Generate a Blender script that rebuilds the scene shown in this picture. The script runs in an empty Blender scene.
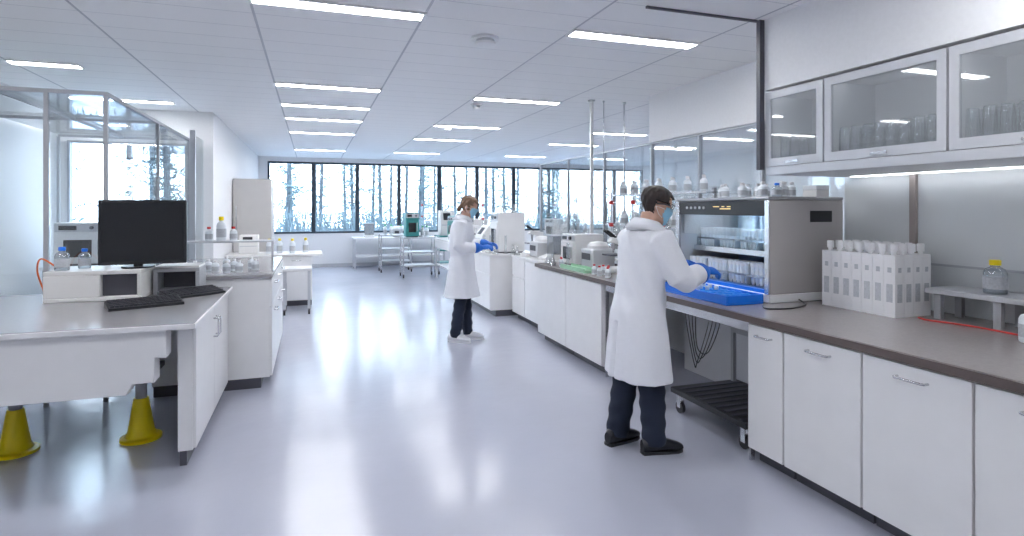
import bpy, math, random, bmesh
from mathutils import Vector, Matrix
random.seed(7)
COL = bpy.context.scene.collection
R = math.radians

# ------------------------------------------------------------------ materials
MATS = {}
def mat(name, col, rough=0.5, metal=0.0, emis=0.0, ecol=None, var=0.04, scale=6.0, coat=0.0, bump=0.0):
    if name in MATS: return MATS[name]
    m = bpy.data.materials.new(name); m.use_nodes = True
    nt = m.node_tree; p = nt.nodes["Principled BSDF"]
    tc = nt.nodes.new("ShaderNodeTexCoord")
    nz = nt.nodes.new("ShaderNodeTexNoise"); nz.inputs["Scale"].default_value = scale
    nt.links.new(tc.outputs["Object"], nz.inputs["Vector"])
    mx = nt.nodes.new("ShaderNodeMix"); mx.data_type = 'RGBA'
    mx.inputs[6].default_value = tuple(max(0, c*(1-var)) for c in col)+(1,)
    mx.inputs[7].default_value = tuple(min(1, c*(1+var)) for c in col)+(1,)
    nt.links.new(nz.outputs["Fac"], mx.inputs[0])
    nt.links.new(mx.outputs[2], p.inputs["Base Color"])
    p.inputs["Roughness"].default_value = rough
    p.inputs["Metallic"].default_value = metal
    p.inputs["Coat Weight"].default_value = coat
    if bump:
        b = nt.nodes.new("ShaderNodeBump"); b.inputs["Strength"].default_value = bump
        nt.links.new(nz.outputs["Fac"], b.inputs["Height"]); nt.links.new(b.outputs[0], p.inputs["Normal"])
    if emis:
        p.inputs["Emission Color"].default_value = tuple(ecol or col)+(1,)
        p.inputs["Emission Strength"].default_value = emis
    MATS[name] = m; return m

def glass(name, tint=(0.97, 0.985, 0.99), refl=0.45, base=0.03, haze=0.0):
    if name in MATS: return MATS[name]
    m = bpy.data.materials.new(name); m.use_nodes = True; nt = m.node_tree
    nt.nodes.remove(nt.nodes["Principled BSDF"]); out = nt.nodes["Material Output"]
    tr = nt.nodes.new("ShaderNodeBsdfTransparent"); tr.inputs[0].default_value = tint+(1,)
    gl = nt.nodes.new("ShaderNodeBsdfGlossy"); gl.inputs["Roughness"].default_value = 0.03
    lw = nt.nodes.new("ShaderNodeLayerWeight"); lw.inputs[0].default_value = 0.25
    ma = nt.nodes.new("ShaderNodeMath"); ma.operation = 'MULTIPLY_ADD'
    ma.inputs[1].default_value = refl; ma.inputs[2].default_value = base
    nt.links.new(lw.outputs["Fresnel"], ma.inputs[0])
    src = tr.outputs[0]
    if haze:
        df = nt.nodes.new("ShaderNodeBsdfTranslucent"); df.inputs[0].default_value = (0.95, 0.97, 1, 1)
        d2 = nt.nodes.new("ShaderNodeBsdfDiffuse"); d2.inputs[0].default_value = (0.9, 0.93, 0.97, 1)
        ad = nt.nodes.new("ShaderNodeMixShader"); nt.links.new(df.outputs[0], ad.inputs[1]); nt.links.new(d2.outputs[0], ad.inputs[2])
        m2 = nt.nodes.new("ShaderNodeMixShader"); m2.inputs[0].default_value = haze
        nt.links.new(tr.outputs[0], m2.inputs[1]); nt.links.new(ad.outputs[0], m2.inputs[2]); src = m2.outputs[0]
    mx = nt.nodes.new("ShaderNodeMixShader")
    nt.links.new(ma.outputs[0], mx.inputs[0]); nt.links.new(src, mx.inputs[1]); nt.links.new(gl.outputs[0], mx.inputs[2])
    nt.links.new(mx.outputs[0], out.inputs[0])
    MATS[name] = m; return m

WHITE = mat("white_laminate", (0.87, 0.865, 0.87), 0.3)
WALLM = mat("wall_paint", (0.90, 0.90, 0.91), 0.7, bump=0.02, scale=40)
CREAM = mat("cream_plastic", (0.80, 0.79, 0.78), 0.4)
GREYP = mat("grey_plastic", (0.42, 0.43, 0.46), 0.45)
LGREY = mat("light_grey_metal", (0.60, 0.61, 0.64), 0.35, 0.2)
DGREY = mat("dark_grey", (0.08, 0.08, 0.10), 0.45)
BLACK = mat("black_plastic", (0.015, 0.016, 0.02), 0.35)
SCREEN = mat("screen_black", (0.008, 0.009, 0.012), 0.12)
STEEL = mat("brushed_steel", (0.66, 0.66, 0.68), 0.25, 0.9)
ALU = mat("aluminium", (0.50, 0.52, 0.56), 0.35, 0.4)
FRAME = mat("window_frame_dark", (0.03, 0.045, 0.065), 0.4)
TOPM = mat("worktop_taupe", (0.33, 0.30, 0.30), 0.2, var=0.1, scale=60)
TOPE = mat("worktop_edge", (0.12, 0.092, 0.086), 0.4)
POSTM = mat("taupe_post", (0.34, 0.30, 0.29), 0.4)
TOPL = mat("worktop_light_grey", (0.36, 0.35, 0.37), 0.15, var=0.06, scale=50)
YELL = mat("yellow_plastic", (1.0, 0.76, 0.0), 0.35)
BLUE = mat("blue_plastic", (0.005, 0.19, 0.85), 0.35)
BLUEL = mat("light_blue_plastic", (0.05, 0.36, 0.90), 0.4)
GLOVE = mat("nitrile_blue", (0.005, 0.14, 0.62), 0.45)
RED = mat("red_plastic", (0.60, 0.03, 0.03), 0.4)
ORNG = mat("orange_rubber", (0.80, 0.16, 0.03), 0.5)
GREEN = mat("green_plastic", (0.05, 0.36, 0.14), 0.4)
TEAL = mat("teal_enamel", (0.04, 0.28, 0.27), 0.4)
LABELM = mat("label_grey", (0.52, 0.54, 0.58), 0.6, var=0.25, scale=90)
TUBEW = mat("translucent_white_plastic", (0.82, 0.86, 0.90), 0.3)
COAT = mat("lab_coat_cotton", (0.82, 0.83, 0.88), 0.85, var=0.02, bump=0.12, scale=45)
NAVY = mat("navy_trousers", (0.012, 0.019, 0.040), 0.85, bump=0.15, scale=60)
SKIN = mat("skin", (0.66, 0.40, 0.30), 0.5)
HAIRD = mat("dark_brown_hair", (0.022, 0.012, 0.010), 0.5, var=0.6, scale=80, bump=0.8)
HAIRL = mat("light_brown_hair", (0.19, 0.11, 0.065), 0.5, var=0.45, scale=80, bump=0.8)
MASKM = mat("surgical_mask_blue", (0.32, 0.60, 0.78), 0.8)
SHOEB = mat("black_leather", (0.010, 0.011, 0.016), 0.35)
SHOEW = mat("white_shoe", (0.78, 0.79, 0.82), 0.5)
EYEW = mat("eye_white", (0.8, 0.8, 0.8), 0.2)
EYED = mat("eye_iris", (0.03, 0.02, 0.015), 0.15)
LED = mat("tube_diffuser", (1, 1, 1), 0.5, emis=38.0, ecol=(0.97, 0.98, 1.0))
LEDU = mat("cupboard_led", (1, 1, 1), 0.5, emis=9.0, ecol=(0.95, 0.97, 1.0))
LEDB = mat("cool_led", (0.7, 0.85, 1), 0.5, emis=14.0, ecol=(0.50, 0.75, 1.0))
DISP = mat("amber_display", (0.9, 0.6, 0.2), 0.5, emis=0.7, ecol=(1.0, 0.80, 0.4))
BACKP = mat("glossy_back_panel", (0.72, 0.75, 0.77), 0.07, var=0.04, scale=2, coat=0.8)
BARK = mat("bark", (0.055, 0.068, 0.08), 0.9, var=0.4, scale=20)
NEEDLE = mat("conifer_needles", (0.085, 0.13, 0.145), 0.9, var=0.5, scale=10)
FROST = mat("frosted_hedge", (0.20, 0.26, 0.29), 0.9, var=0.5, scale=25)
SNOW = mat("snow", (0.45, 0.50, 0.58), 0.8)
GLASS = glass("clear_glass")
GLASSW = glass("glassware", (0.96, 0.98, 0.99), 0.6, 0.15, 0.12)
GLASSP = glass("partition_glass", (0.95, 0.975, 0.985), 0.5, 0.06)
GLASSH = glass("cupboard_glass", (0.94, 0.96, 0.97), 0.35, 0.05, 0.16)
CLEARB = glass("clear_plastic", (0.80, 0.86, 0.90), 0.5, 0.2, 0.15)

def floor_mat():
    m = bpy.data.materials.new("epoxy_floor"); m.use_nodes = True; nt = m.node_tree; p = nt.nodes["Principled BSDF"]
    tc = nt.nodes.new("ShaderNodeTexCoord"); nz = nt.nodes.new("ShaderNodeTexNoise"); nz.inputs["Scale"].default_value = 0.7
    nz.inputs["Detail"].default_value = 4
    nt.links.new(tc.outputs["Object"], nz.inputs["Vector"])
    r = nt.nodes.new("ShaderNodeValToRGB")
    r.color_ramp.elements[0].color = (0.45, 0.465, 0.555, 1); r.color_ramp.elements[0].position = 0.3
    r.color_ramp.elements[1].color = (0.50, 0.515, 0.605, 1); r.color_ramp.elements[1].position = 0.7
    nt.links.new(nz.outputs["Fac"], r.inputs[0]); nt.links.new(r.outputs[0], p.inputs["Base Color"])
    mr = nt.nodes.new("ShaderNodeMapRange"); mr.inputs[3].default_value = 0.13; mr.inputs[4].default_value = 0.22
    nt.links.new(nz.outputs["Fac"], mr.inputs[0]); nt.links.new(mr.outputs[0], p.inputs["Roughness"])
    p.inputs["IOR"].default_value = 1.7
    n2 = nt.nodes.new("ShaderNodeTexNoise"); n2.inputs["Scale"].default_value = 7
    nt.links.new(tc.outputs["Object"], n2.inputs["Vector"])
    b = nt.nodes.new("ShaderNodeBump"); b.inputs["Strength"].default_value = 0.04; b.inputs["Distance"].default_value = 0.05
    nt.links.new(n2.outputs["Fac"], b.inputs["Height"]); nt.links.new(b.outputs[0], p.inputs["Normal"])
    return m
def ceil_mat():
    m = bpy.data.materials.new("ceiling_panels"); m.use_nodes = True; nt = m.node_tree; p = nt.nodes["Principled BSDF"]
    tc = nt.nodes.new("ShaderNodeTexCoord"); sp = nt.nodes.new("ShaderNodeSeparateXYZ")
    nt.links.new(tc.outputs["Object"], sp.inputs[0])
    def line(sock, off, period, wid):
        a = nt.nodes.new("ShaderNodeMath"); a.operation = 'ADD'; a.inputs[1].default_value = off; nt.links.new(sock, a.inputs[0])
        d = nt.nodes.new("ShaderNodeMath"); d.operation = 'DIVIDE'; d.inputs[1].default_value = period; nt.links.new(a.outputs[0], d.inputs[0])
        f = nt.nodes.new("ShaderNodeMath"); f.operation = 'FRACT'; nt.links.new(d.outputs[0], f.inputs[0])
        l = nt.nodes.new("ShaderNodeMath"); l.operation = 'LESS_THAN'; l.inputs[1].default_value = wid/period; nt.links.new(f.outputs[0], l.inputs[0])
        return l.outputs[0]
    a = line(sp.outputs[0], 20*1.11+0.385, 1.11, 0.018); b = line(sp.outputs[1], 20*0.332, 0.332, 0.008)
    s = nt.nodes.new("ShaderNodeMath"); s.operation = 'MULTIPLY_ADD'; s.inputs[1].default_value = 0.7
    nt.links.new(b, s.inputs[0]); nt.links.new(a, s.inputs[2]); s.use_clamp = True
    mx = nt.nodes.new("ShaderNodeMix"); mx.data_type = 'RGBA'
    mx.inputs[6].default_value = (0.95, 0.95, 0.955, 1); mx.inputs[7].default_value = (0.55, 0.56, 0.60, 1)
    nt.links.new(s.outputs[0], mx.inputs[0]); nt.links.new(mx.outputs[2], p.inputs["Base Color"])
    p.inputs["Roughness"].default_value = 0.6
    return m
FLOORM = floor_mat(); CEILM = ceil_mat()

# ------------------------------------------------------------------ mesh builder
class B:
    def __init__(s, *mats):
        s.v = []; s.f = []; s.m = []; s.mats = list(mats)
    def add(s, vs, fs, m=0):
        o = len(s.v); s.v += [tuple(v) for v in vs]
        s.f += [tuple(i+o for i in f) for f in fs]; s.m += [m]*len(fs); return s
    def box(s, x0, y0, z0, x1, y1, z1, m=0):
        vs = [(x0,y0,z0),(x1,y0,z0),(x1,y1,z0),(x0,y1,z0),(x0,y0,z1),(x1,y0,z1),(x1,y1,z1),(x0,y1,z1)]
        return s.add(vs, [(0,3,2,1),(4,5,6,7),(0,1,5,4),(1,2,6,5),(2,3,7,6),(3,0,4,7)], m)
    def sweep(s, pts, rads, n=12, m=0, up=None):
        pts = [Vector(p) for p in pts]
        if not isinstance(rads, (list, tuple)): rads = [rads]*len(pts)
        vs = []; fs = []; N = None
        for i, p in enumerate(pts):
            t = (pts[min(i+1, len(pts)-1)]-pts[max(i-1, 0)]).normalized()
            if N is None:
                ref = Vector(up) if up else (Vector((0,0,1)) if abs(t.z) < 0.9 else Vector((1,0,0)))
                N = (ref - t*ref.dot(t)).normalized()
            else: N = (N - t*N.dot(t)).normalized()
            Bn = t.cross(N); r = rads[i]; ru, rv = r if isinstance(r, tuple) else (r, r)
            for k in range(n):
                a = 2*math.pi*k/n; vs.append(p+N*math.cos(a)*ru+Bn*math.sin(a)*rv)
        for i in range(len(pts)-1):
            for k in range(n):
                a = i*n+k; b = i*n+(k+1) % n; fs.append((a, b, b+n, a+n))
        fs.append(tuple(range(n-1, -1, -1))); fs.append(tuple((len(pts)-1)*n+k for k in range(n)))
        return s.add(vs, fs, m)
    def cyl(s, p, q, r, r2=None, n=16, m=0): return s.sweep([p, q], [r, r if r2 is None else r2], n, m)
    def lathe(s, prof, cx=0, cy=0, n=18, m=0, z0=0):
        vs = []; fs = []
        for r, z in prof:
            for k in range(n):
                a = 2*math.pi*k/n; vs.append((cx+math.cos(a)*r, cy+math.sin(a)*r, z+z0))
        for i in range(len(prof)-1):
            for k in range(n):
                a = i*n+k; b = i*n+(k+1) % n; fs.append((a, b, b+n, a+n))
        fs.append(tuple(range(n-1, -1, -1))); fs.append(tuple((len(prof)-1)*n+k for k in range(n)))
        return s.add(vs, fs, m)
    def rings(s, rs, n=28, m=0, M=None):
        vs = []; fs = []
        for r in rs:
            cy = r[4] if len(r) > 4 else 0
            for k in range(n):
                a = 2*math.pi*k/n; v = Vector((r[1]+math.cos(a)*r[2], cy+math.sin(a)*r[3], r[0]))
                vs.append(M @ v if M else v)
        for i in range(len(rs)-1):
            for k in range(n):
                a = i*n+k; b = i*n+(k+1) % n; fs.append((a, b, b+n, a+n))
        fs.append(tuple(range(n-1, -1, -1))); fs.append(tuple((len(rs)-1)*n+k for k in range(n)))
        return s.add(vs, fs, m)
    def ell(s, c, r, m=0, M=None, n=14):
        rs = []
        for i in range(1, n):
            t = math.pi*i/n-math.pi/2; rs.append((c[2]+math.sin(t)*r[2], c[0], r[0]*math.cos(t), r[1]*math.cos(t), c[1]))
        return s.rings(rs, n*2, m, M)
    def prism(s, poly, axis, a, b, m=0):
        def mk(p, t):
            return (p[0], t, p[1]) if axis == 'y' else ((t, p[0], p[1]) if axis == 'x' else (p[0], p[1], t))
        n = len(poly); vs = [mk(p, a) for p in poly]+[mk(p, b) for p in poly]
        fs = [tuple(range(n-1, -1, -1)), tuple(range(n, 2*n))]+[(i, (i+1) % n, (i+1) % n+n, i+n) for i in range(n)]
        if axis == 'y': fs = [tuple(reversed(f)) for f in fs]
        return s.add(vs, fs, m)

def mesh_obj(name, b, bev=0, sharp=38):
    me = bpy.data.meshes.new(name); me.from_pydata(b.v, [], b.f)
    for mt in b.mats: me.materials.append(mt)
    me.polygons.foreach_set("material_index", b.m)
    me.polygons.foreach_set("use_smooth", [True]*len(b.f))
    me.set_sharp_from_angle(angle=R(sharp)); me.update()
    o = bpy.data.objects.new(name, me); COL.objects.link(o)
    if bev:
        md = o.modifiers.new("bevel", 'BEVEL'); md.width = bev; md.segments = 2; md.limit_method = 'ANGLE'; md.angle_limit = R(40)
    return o
def meta(o, label, cat, group=None):
    o["label"] = label; o["category"] = cat
    if group: o["group"] = group
    return o
def thing(name, label, cat, loc=(0,0,0), rz=0, group=None):
    e = bpy.data.objects.new(name, None); e.empty_display_size = 0.1; COL.objects.link(e)
    e.location = loc; e.rotation_euler = (0, 0, R(rz)); return meta(e, label, cat, group)
def part(par, name, b, bev=0, label=None, sharp=38):
    o = mesh_obj(name, b, bev, sharp); o.parent = par
    if label: o["label"] = label
    return o
def solo(name, label, cat, b, loc=(0,0,0), rz=0, bev=0, group=None):
    o = mesh_obj(name, b, bev); o.location = loc; o.rotation_euler = (0, 0, R(rz)); return meta(o, label, cat, group)
def struct(name, b, bev=0):
    o = mesh_obj(name, b, bev); o["kind"] = "structure"; return o
def dup(o, loc=None, rz=None, par=None, label=None):
    n = o.copy(); COL.objects.link(n)
    if par: n.parent = par
    if loc is not None: n.location = loc
    if rz is not None: n.rotation_euler = (0, 0, R(rz))
    if label: n["label"] = label
    for c in list(o.children): dup(c, par=n)
    return n
def bake(o):
    dg = bpy.context.evaluated_depsgraph_get(); dg.update()
    me = bpy.data.meshes.new_from_object(o.evaluated_get(dg)); o.modifiers.clear(); o.data = me; return o
def remesh(o, vox, it=4):
    md = o.modifiers.new("r", 'REMESH'); md.mode = 'VOXEL'; md.voxel_size = vox
    md.use_smooth_shade = True
    if it:
        sm = o.modifiers.new("s", 'SMOOTH'); sm.factor = 0.5; sm.iterations = it
    return bake(o)
def spline(pts, k=8):
    P = [Vector(p) for p in pts]; P = [P[0]]+P+[P[-1]]; out = []
    for i in range(1, len(P)-2):
        for j in range(k):
            t = j/k; a, b, c, d = P[i-1], P[i], P[i+1], P[i+2]
            out.append(0.5*((2*b)+(c-a)*t+(2*a-5*b+4*c-d)*t*t+(3*b-a-3*c+d)*t**3))
    out.append(P[-2]); return out
def cable(name, label, pts, r, m, group=None):
    return solo(name, label, "cable", B(m).sweep(spline(pts), r, 8), group=group)

# ------------------------------------------------------------------ room shell
CH = 2.9; FY = 16.2
struct("floor", B(FLOORM).box(-3.2, -1.6, -0.1, 10.1, FY+0.1, 0))
struct("ceiling", B(CEILM).box(-3.2, -1.6, CH, 10.1, FY+0.1, CH+0.1))
struct("wall_left", B(WALLM).box(-3.2, -1.6, 0, -3.1, 9.1, CH))
struct("wall_back", B(WALLM).box(-3.1, -1.6, 0, 10.1, -1.5, CH))
struct("wall_right", B(WALLM).box(10.0, -1.5, 0, 10.1, FY, CH))
struct("wall_left_corridor", B(WALLM).box(-1.4, 9.1, 0, -1.3, FY, CH))
wr = B(WALLM); wr.box(-3.1, 9.0, 0, -1.3, 9.1, 0.85); wr.box(-3.1, 9.0, 2.45, -1.3, 9.1, CH)
wr.box(-3.1, 9.0, 0.85, -3.0, 9.1, 2.45); wr.box(-1.62, 9.0, 0.85, -1.3, 9.1, 2.45); struct("wall_left_return", wr)
wf = B(WALLM); wf.box(-1.4, FY, 0, 10.1, FY+0.1, 0.9); wf.box(-1.4, FY, 2.78, 10.1, FY+0.1, CH); wf.box(-1.4, FY, 0.9, -1.08, FY+0.1, 2.78)
struct("wall_far", wf)
struct("baseboard_far", B(LGREY).box(-1.29, FY-0.015, 0, 9.99, FY, 0.09))
def window(name, x0, x1, y, z0, z1, fm=None, w=0.05):
    b = B(fm or FRAME)
    b.box(x0, y-0.02, z0, x0+w, y+0.08, z1); b.box(x1-w, y-0.02, z0, x1, y+0.08, z1)
    b.box(x0+w, y-0.02, z0, x1-w, y+0.08, z0+w); b.box(x0+w, y-0.02, z1-w, x1-w, y+0.08, z1)
    o = struct(name, b)
    g = mesh_obj("window_pane", B(GLASS).box(x0+w, y+0.03, z0+w, x1-w, y+0.036, z1-w)); g.parent = o
n = 1; x = -1.08
while x < 9.9:
    window("window_%d" % n, x, min(x+1.12, 10.0), FY, 0.9, 2.78); n += 1; x += 1.12
for a, b_ in ((-3.0, -2.31), (-2.31, -1.62)):
    window("window_%d" % n, a, b_, 9.0, 0.85, 2.45, ALU, 0.03); n += 1
wp = B(WALLM, BACKP)
wp.box(3.80, -1.5, 0, 3.90, 9.6, 0.90); wp.box(3.80, -1.5, 2.35, 3.90, 6.0, CH); wp.box(3.80, -1.5, 0.90, 3.90, 3.32, 2.35, 1)
struct("wall_partition", wp)
t = B(ALU)
for yy in (3.32, 4.2, 5.1, 6.0, 7.2, 8.4, 9.56):
    t.box(3.83, yy, 0.9, 3.87, yy+0.025, 2.35)
t.box(3.83, 3.36, 2.33, 3.87, 9.6, 2.35)
struct("trim_1", t)
for i, (a, b_) in enumerate(((3.345, 4.2), (4.225, 5.1), (5.125, 6.0), (6.025, 7.2), (7.225, 8.4), (8.425, 9.56))):
    o = struct("window_%d" % (n+i), B(GLASSP).box(3.846, a, 0.9, 3.854, b_, 2.33))
struct("wall_bulkhead", B(WALLM).box(3.03, -1.5, 2.40, 3.80, 3.30, CH))
struct("trim_2", B(DGREY).box(2.99, 3.30, 1.84, 3.03, 3.335, CH))
struct("trim_3", B(POSTM).box(3.775, 2.76, 0.91, 3.80, 2.80, 1.80))
t = B(ALU); t.box(3.785, 0.3, 1.20, 3.80, 2.70, 1.215); t.box(3.785, 1.95, 1.215, 3.80, 1.965, 1.80); struct("trim_4", t)

# ------------------------------------------------------------------ ceiling items
def fixture():
    e = thing("ceiling_light", "long slim white recessed linear ceiling luminaire", "ceiling light", (0,0,CH), group="linear ceiling luminaires")
    b = B(WHITE); b.box(-0.56, -0.085, -0.014, 0.56, -0.065, 0); b.box(-0.56, 0.065, -0.014, 0.56, 0.085, 0)
    b.box(-0.56, -0.065, -0.014, -0.54, 0.065, 0); b.box(0.54, -0.065, -0.014, 0.56, 0.065, 0)
    part(e, "housing", b); part(e, "diffuser", B(LED).box(-0.54, -0.065, -0.010, 0.54, 0.065, -0.001), label="glowing white diffuser"); return e
fx = fixture()
spots = [(0.18, y) for y in (1.4, 4.0, 6.67, 7.95, 9.15, 10.8, 14.0)]+[(2.4, y) for y in (1.4, 4.0, 6.75, 9.2, 11.1, 14.0)] \
    + [(-2.3, y) for y in (1.4, 4.0)]+[(5.2, y) for y in (4.0, 6.75, 9.2, 11.1, 14.0)]+[(7.6, y) for y in (4.0, 6.75, 9.2, 11.1, 14.0)]
spots += [(-2.2, 8.3)]
fx.location = (spots[0][0], spots[0][1], CH)
for s in spots[1:]: dup(fx, (s[0], s[1], CH))
q = dup(fx, (-2.32, 6.45, CH), label="short white recessed linear ceiling luminaire"); q.scale = (0.5, 1, 1)
def detector(x, y, s=1.0):
    e = thing("smoke_detector", "round white ceiling smoke detector", "smoke detector", (x, y, CH), group="ceiling detectors")
    part(e, "base", B(WHITE).lathe([(0.10*s, -0.02), (0.10*s, 0)]))
    part(e, "sensor_head", B(LGREY, WHITE).lathe([(0.045*s, -0.065), (0.07*s, -0.055), (0.075*s, -0.04)], m=1).lathe([(0.065*s, -0.04), (0.065*s, -0.02)], m=0))
detector(1.28, 4.35, 1.1); detector(2.0, 7.2, 0.7); detector(2.1, 9.3, 0.7)
solo("ceiling_track", "slim dark metal track fixed under the ceiling", "ceiling track", B(DGREY).box(-0.9, -0.009, -0.015, 0, 0.009, 0), (2.98, 3.32, CH))

# ------------------------------------------------------------------ furniture helpers
def handle_b(cx, z, ln=0.13):
    b = B(STEEL)
    b.sweep([(cx-ln/2, -0.018, z), (cx-ln/2, -0.045, z), (cx-ln/2+0.01, -0.052, z), (cx+ln/2-0.01, -0.052, z), (cx+ln/2, -0.045, z), (cx+ln/2, -0.018, z)], 0.006, 8)
    return b
def handle_v(cx, z, ln=0.13):
    return B(STEEL).sweep([(cx, -0.018, z-ln/2), (cx, -0.045, z-ln/2), (cx, -0.052, z-ln/2+0.01), (cx, -0.052, z+ln/2-0.01), (cx, -0.045, z+ln/2), (cx, -0.018, z+ln/2)], 0.006, 8)
def cabinet(loc, rz, w, d, h, cols, label, rows=None, handles=True, toe=0.09, bodymat=None, vert=False):
    e = thing("base_cabinet", label, "cabinet", loc, rz)
    b = B(bodymat or WHITE, DGREY); b.box(0, 0.0, toe, w, d, h); b.box(0.005, min(0.07, d*0.4), 0, w-0.005, d-0.01, toe, 1)
    part(e, "body", b)
    cw = w/cols
    for i in range(cols):
        zs = rows or [(toe+0.005, h-0.01)]
        for j, (z0, z1) in enumerate(zs):
            isdoor = (z1-z0) > 0.35
            dr = part(e, "door" if isdoor else "drawer", B(WHITE).box(i*cw+0.004, -0.02, z0, (i+1)*cw-0.004, -0.001, z1), bev=0.003)
            if handles:
                hw = min(0.14, cw*0.4)
                part(dr, "handle", handle_v((i+1)*cw-0.05 if i % 2 == 0 else i*cw+0.05, z1-0.14) if vert else handle_b((i+0.5)*cw, z1-0.06, hw), label="bent chrome bar handle")
    return e
FX = 2.57; BT = 0.87
for yf, w, lb in ((2.92, 0.29, "narrow white laminate base cabinet beside the open knee space"), (2.63, 0.50, "white laminate base cabinet under dark worktop"),
                  (2.13, 0.51, "white laminate base cabinet under dark worktop"), (1.62, 0.50, "white laminate base cabinet under dark worktop"), (1.12, 0.5, "white laminate base cabinet under dark worktop")):
    cabinet((FX, yf, 0), -90, w-0.004, 0.6, BT-0.003, 1, lb)
for yf, w in ((6.45, 0.81), (5.64, 0.81)):
    cabinet((FX, yf, 0), -90, w-0.004, 0.6, BT-0.003, 1, "white laminate base cabinet with plain wide door", handles=False)
e = thing("worktop", "long dark-edged taupe lab worktop along the partition", "worktop", (0,0,0))
b = B(TOPM, TOPE); b.box(2.545, 0.3, 0.872, 3.78, 6.5, 0.91); b.box(2.53, 0.3, 0.868, 2.545, 6.5, 0.908, 1)
part(e, "top", b)
b = B(STEEL); b.box(2.58, 2.94, 0.80, 2.61, 4.80, 0.868); b.box(2.58, 2.925, 0.0, 2.61, 2.94, 0.868); b.box(2.58, 4.80, 0.0, 2.61, 4.815, 0.868)
b.box(2.61, 3.85, 0.80, 3.44, 3.90, 0.868)
part(e, "support_frame", b, label="steel frame under the worktop")
part(e, "service_panel", B(mat("service_panel", (0.66, 0.67, 0.70), 0.4)).box(3.45, 2.93, 0.0, 3.48, 4.82, 0.865), label="grey panel closing the knee space")
e = thing("equipment_trolley", "low black trolley on castors under the worktop", "trolley", (2.62, 3.02, 0))
b = B(BLACK, DGREY)
b.box(0, 0, 0.15, 0.62, 0.82, 0.19)
for i in range(9): b.box(0.02, 0.04+i*0.085, 0.19, 0.60, 0.075+i*0.085, 0.197, 1)
part(e, "platform", b, bev=0.004)
def caster(par, x, y, r=0.045, top=0.15):
    c = part(par, "castor", B(BLACK).cyl((x-0.013, y, r), (x+0.013, y, r), r, n=18))
    part(c, "castor_fork", B(STEEL).box(x-0.02, y-0.02, r, x-0.015, y+0.02, top).box(x+0.015, y-0.02, r, x+0.02, y+0.02, top).box(x-0.02, y-0.02, top-0.01, x+0.02, y+0.02, top))
for cx in (0.05, 0.57):
    for cy in (0.06, 0.76): caster(e, cx, cy)
part(e, "back_frame", B(GREYP).box(0.55, 0.02, 0.19, 0.58, 0.05, 0.62).box(0.55, 0.77, 0.19, 0.58, 0.80, 0.62).box(0.55, 0.05, 0.58, 0.58, 0.77, 0.62))
for k in range(4):
    y0 = 3.60+k*0.04
    cable("hanging_cable", "black cable looping below the worktop", [(2.70, y0, 0.868), (2.68, y0+0.01, 0.75), (2.66+0.02*k, y0-0.04, 0.55-0.05*k), (2.72, y0-0.08, 0.52-0.03*k), (2.80, y0-0.10, 0.70), (2.82, y0-0.10, 0.868)], 0.004, BLACK, "cables under the bench")

def cupboard(y1, y0, label):
    w = y1-y0
    e = thing("wall_cupboard", label, "cupboard", (3.05, y1, 1.86), -90)
    D = 0.40; H = 0.52; b = B(WHITE)
    b.box(0, 0, 0, w, D, 0.02); b.box(0, 0, H-0.02, w, D, H); b.box(0, 0, 0.02, 0.02, D, H-0.02); b.box(w-0.02, 0, 0.02, w, D, H-0.02)
    b.box(0.02, D-0.012, 0.02, w-0.02, D, H-0.02)
    part(e, "body", b)
    d = part(e, "door", B(LGREY).box(0.004, -0.022, 0.0, w-0.004, -0.002, 0.055).box(0.004, -0.022, H-0.05, w-0.004, -0.002, H)
             .box(0.004, -0.022, 0.055, 0.052, -0.002, H-0.05).box(w-0.052, -0.022, 0.055, w-0.004, -0.002, H-0.05), label="grey framed glass door")
    part(d, "door_pane", B(GLASSH).box(0.052, -0.014, 0.055, w-0.052, -0.010, H-0.05), label="slightly hazy glass pane")
    part(d, "handle", B(STEEL).box(w*0.5-0.05, -0.03, 0.015, w*0.5+0.05, -0.022, 0.03))
    part(e, "lamp_strip", B(LEDC).box(0.04, 0.03, H-0.026, w-0.04, 0.045, H-0.021), label="slim lit strip inside the cupboard")
    return e
LEDC = mat("cupboard_inner_led", (1, 1, 1), 0.5, emis=5.0, ecol=(0.95, 0.97, 1.0))
cupboard(3.295, 2.80, "grey-framed wall cupboard with hazy glass door")
cupboard(2.795, 2.05, "grey-framed wall cupboard with glass door and glassware")
cupboard(2.045, 1.30, "grey-framed wall cupboard with glass door and glassware")
cupboard(1.295, 0.60, "grey-framed wall cupboard with hazy glass door")
e = thing("light_pelmet", "thick pale shelf with lamp below the wall cupboards", "shelf", (0,0,0))
part(e, "shelf_board", B(LGREY).box(3.03, 0.6, 1.80, 3.775, 3.29, 1.858), bev=0.004)
part(e, "lamp_strip", B(LEDU).box(3.72, 0.8, 1.795, 3.74, 3.2, 1.80), label="slim lit strip under the shelf")
cup = solo("glass_beaker", "upturned clear glass beaker in a cupboard", "beaker",
           B(GLASSW).lathe([(0.034, 0), (0.035, 0.01), (0.030, 0.15), (0.026, 0.19)], n=16), (3.14, 2.74, 1.88), group="beakers in the glass cupboards")
first = True
for (ya, yb) in ((2.72, 2.11), (1.98, 1.36), (3.2, 2.98)):
    k = int((ya-yb)/0.078)
    for i in range(k+1):
        for j in range(3):
            if first: first = False; continue
            dup(cup, (3.14+j*0.085, ya+0.02-i*0.078, 1.88))

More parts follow.
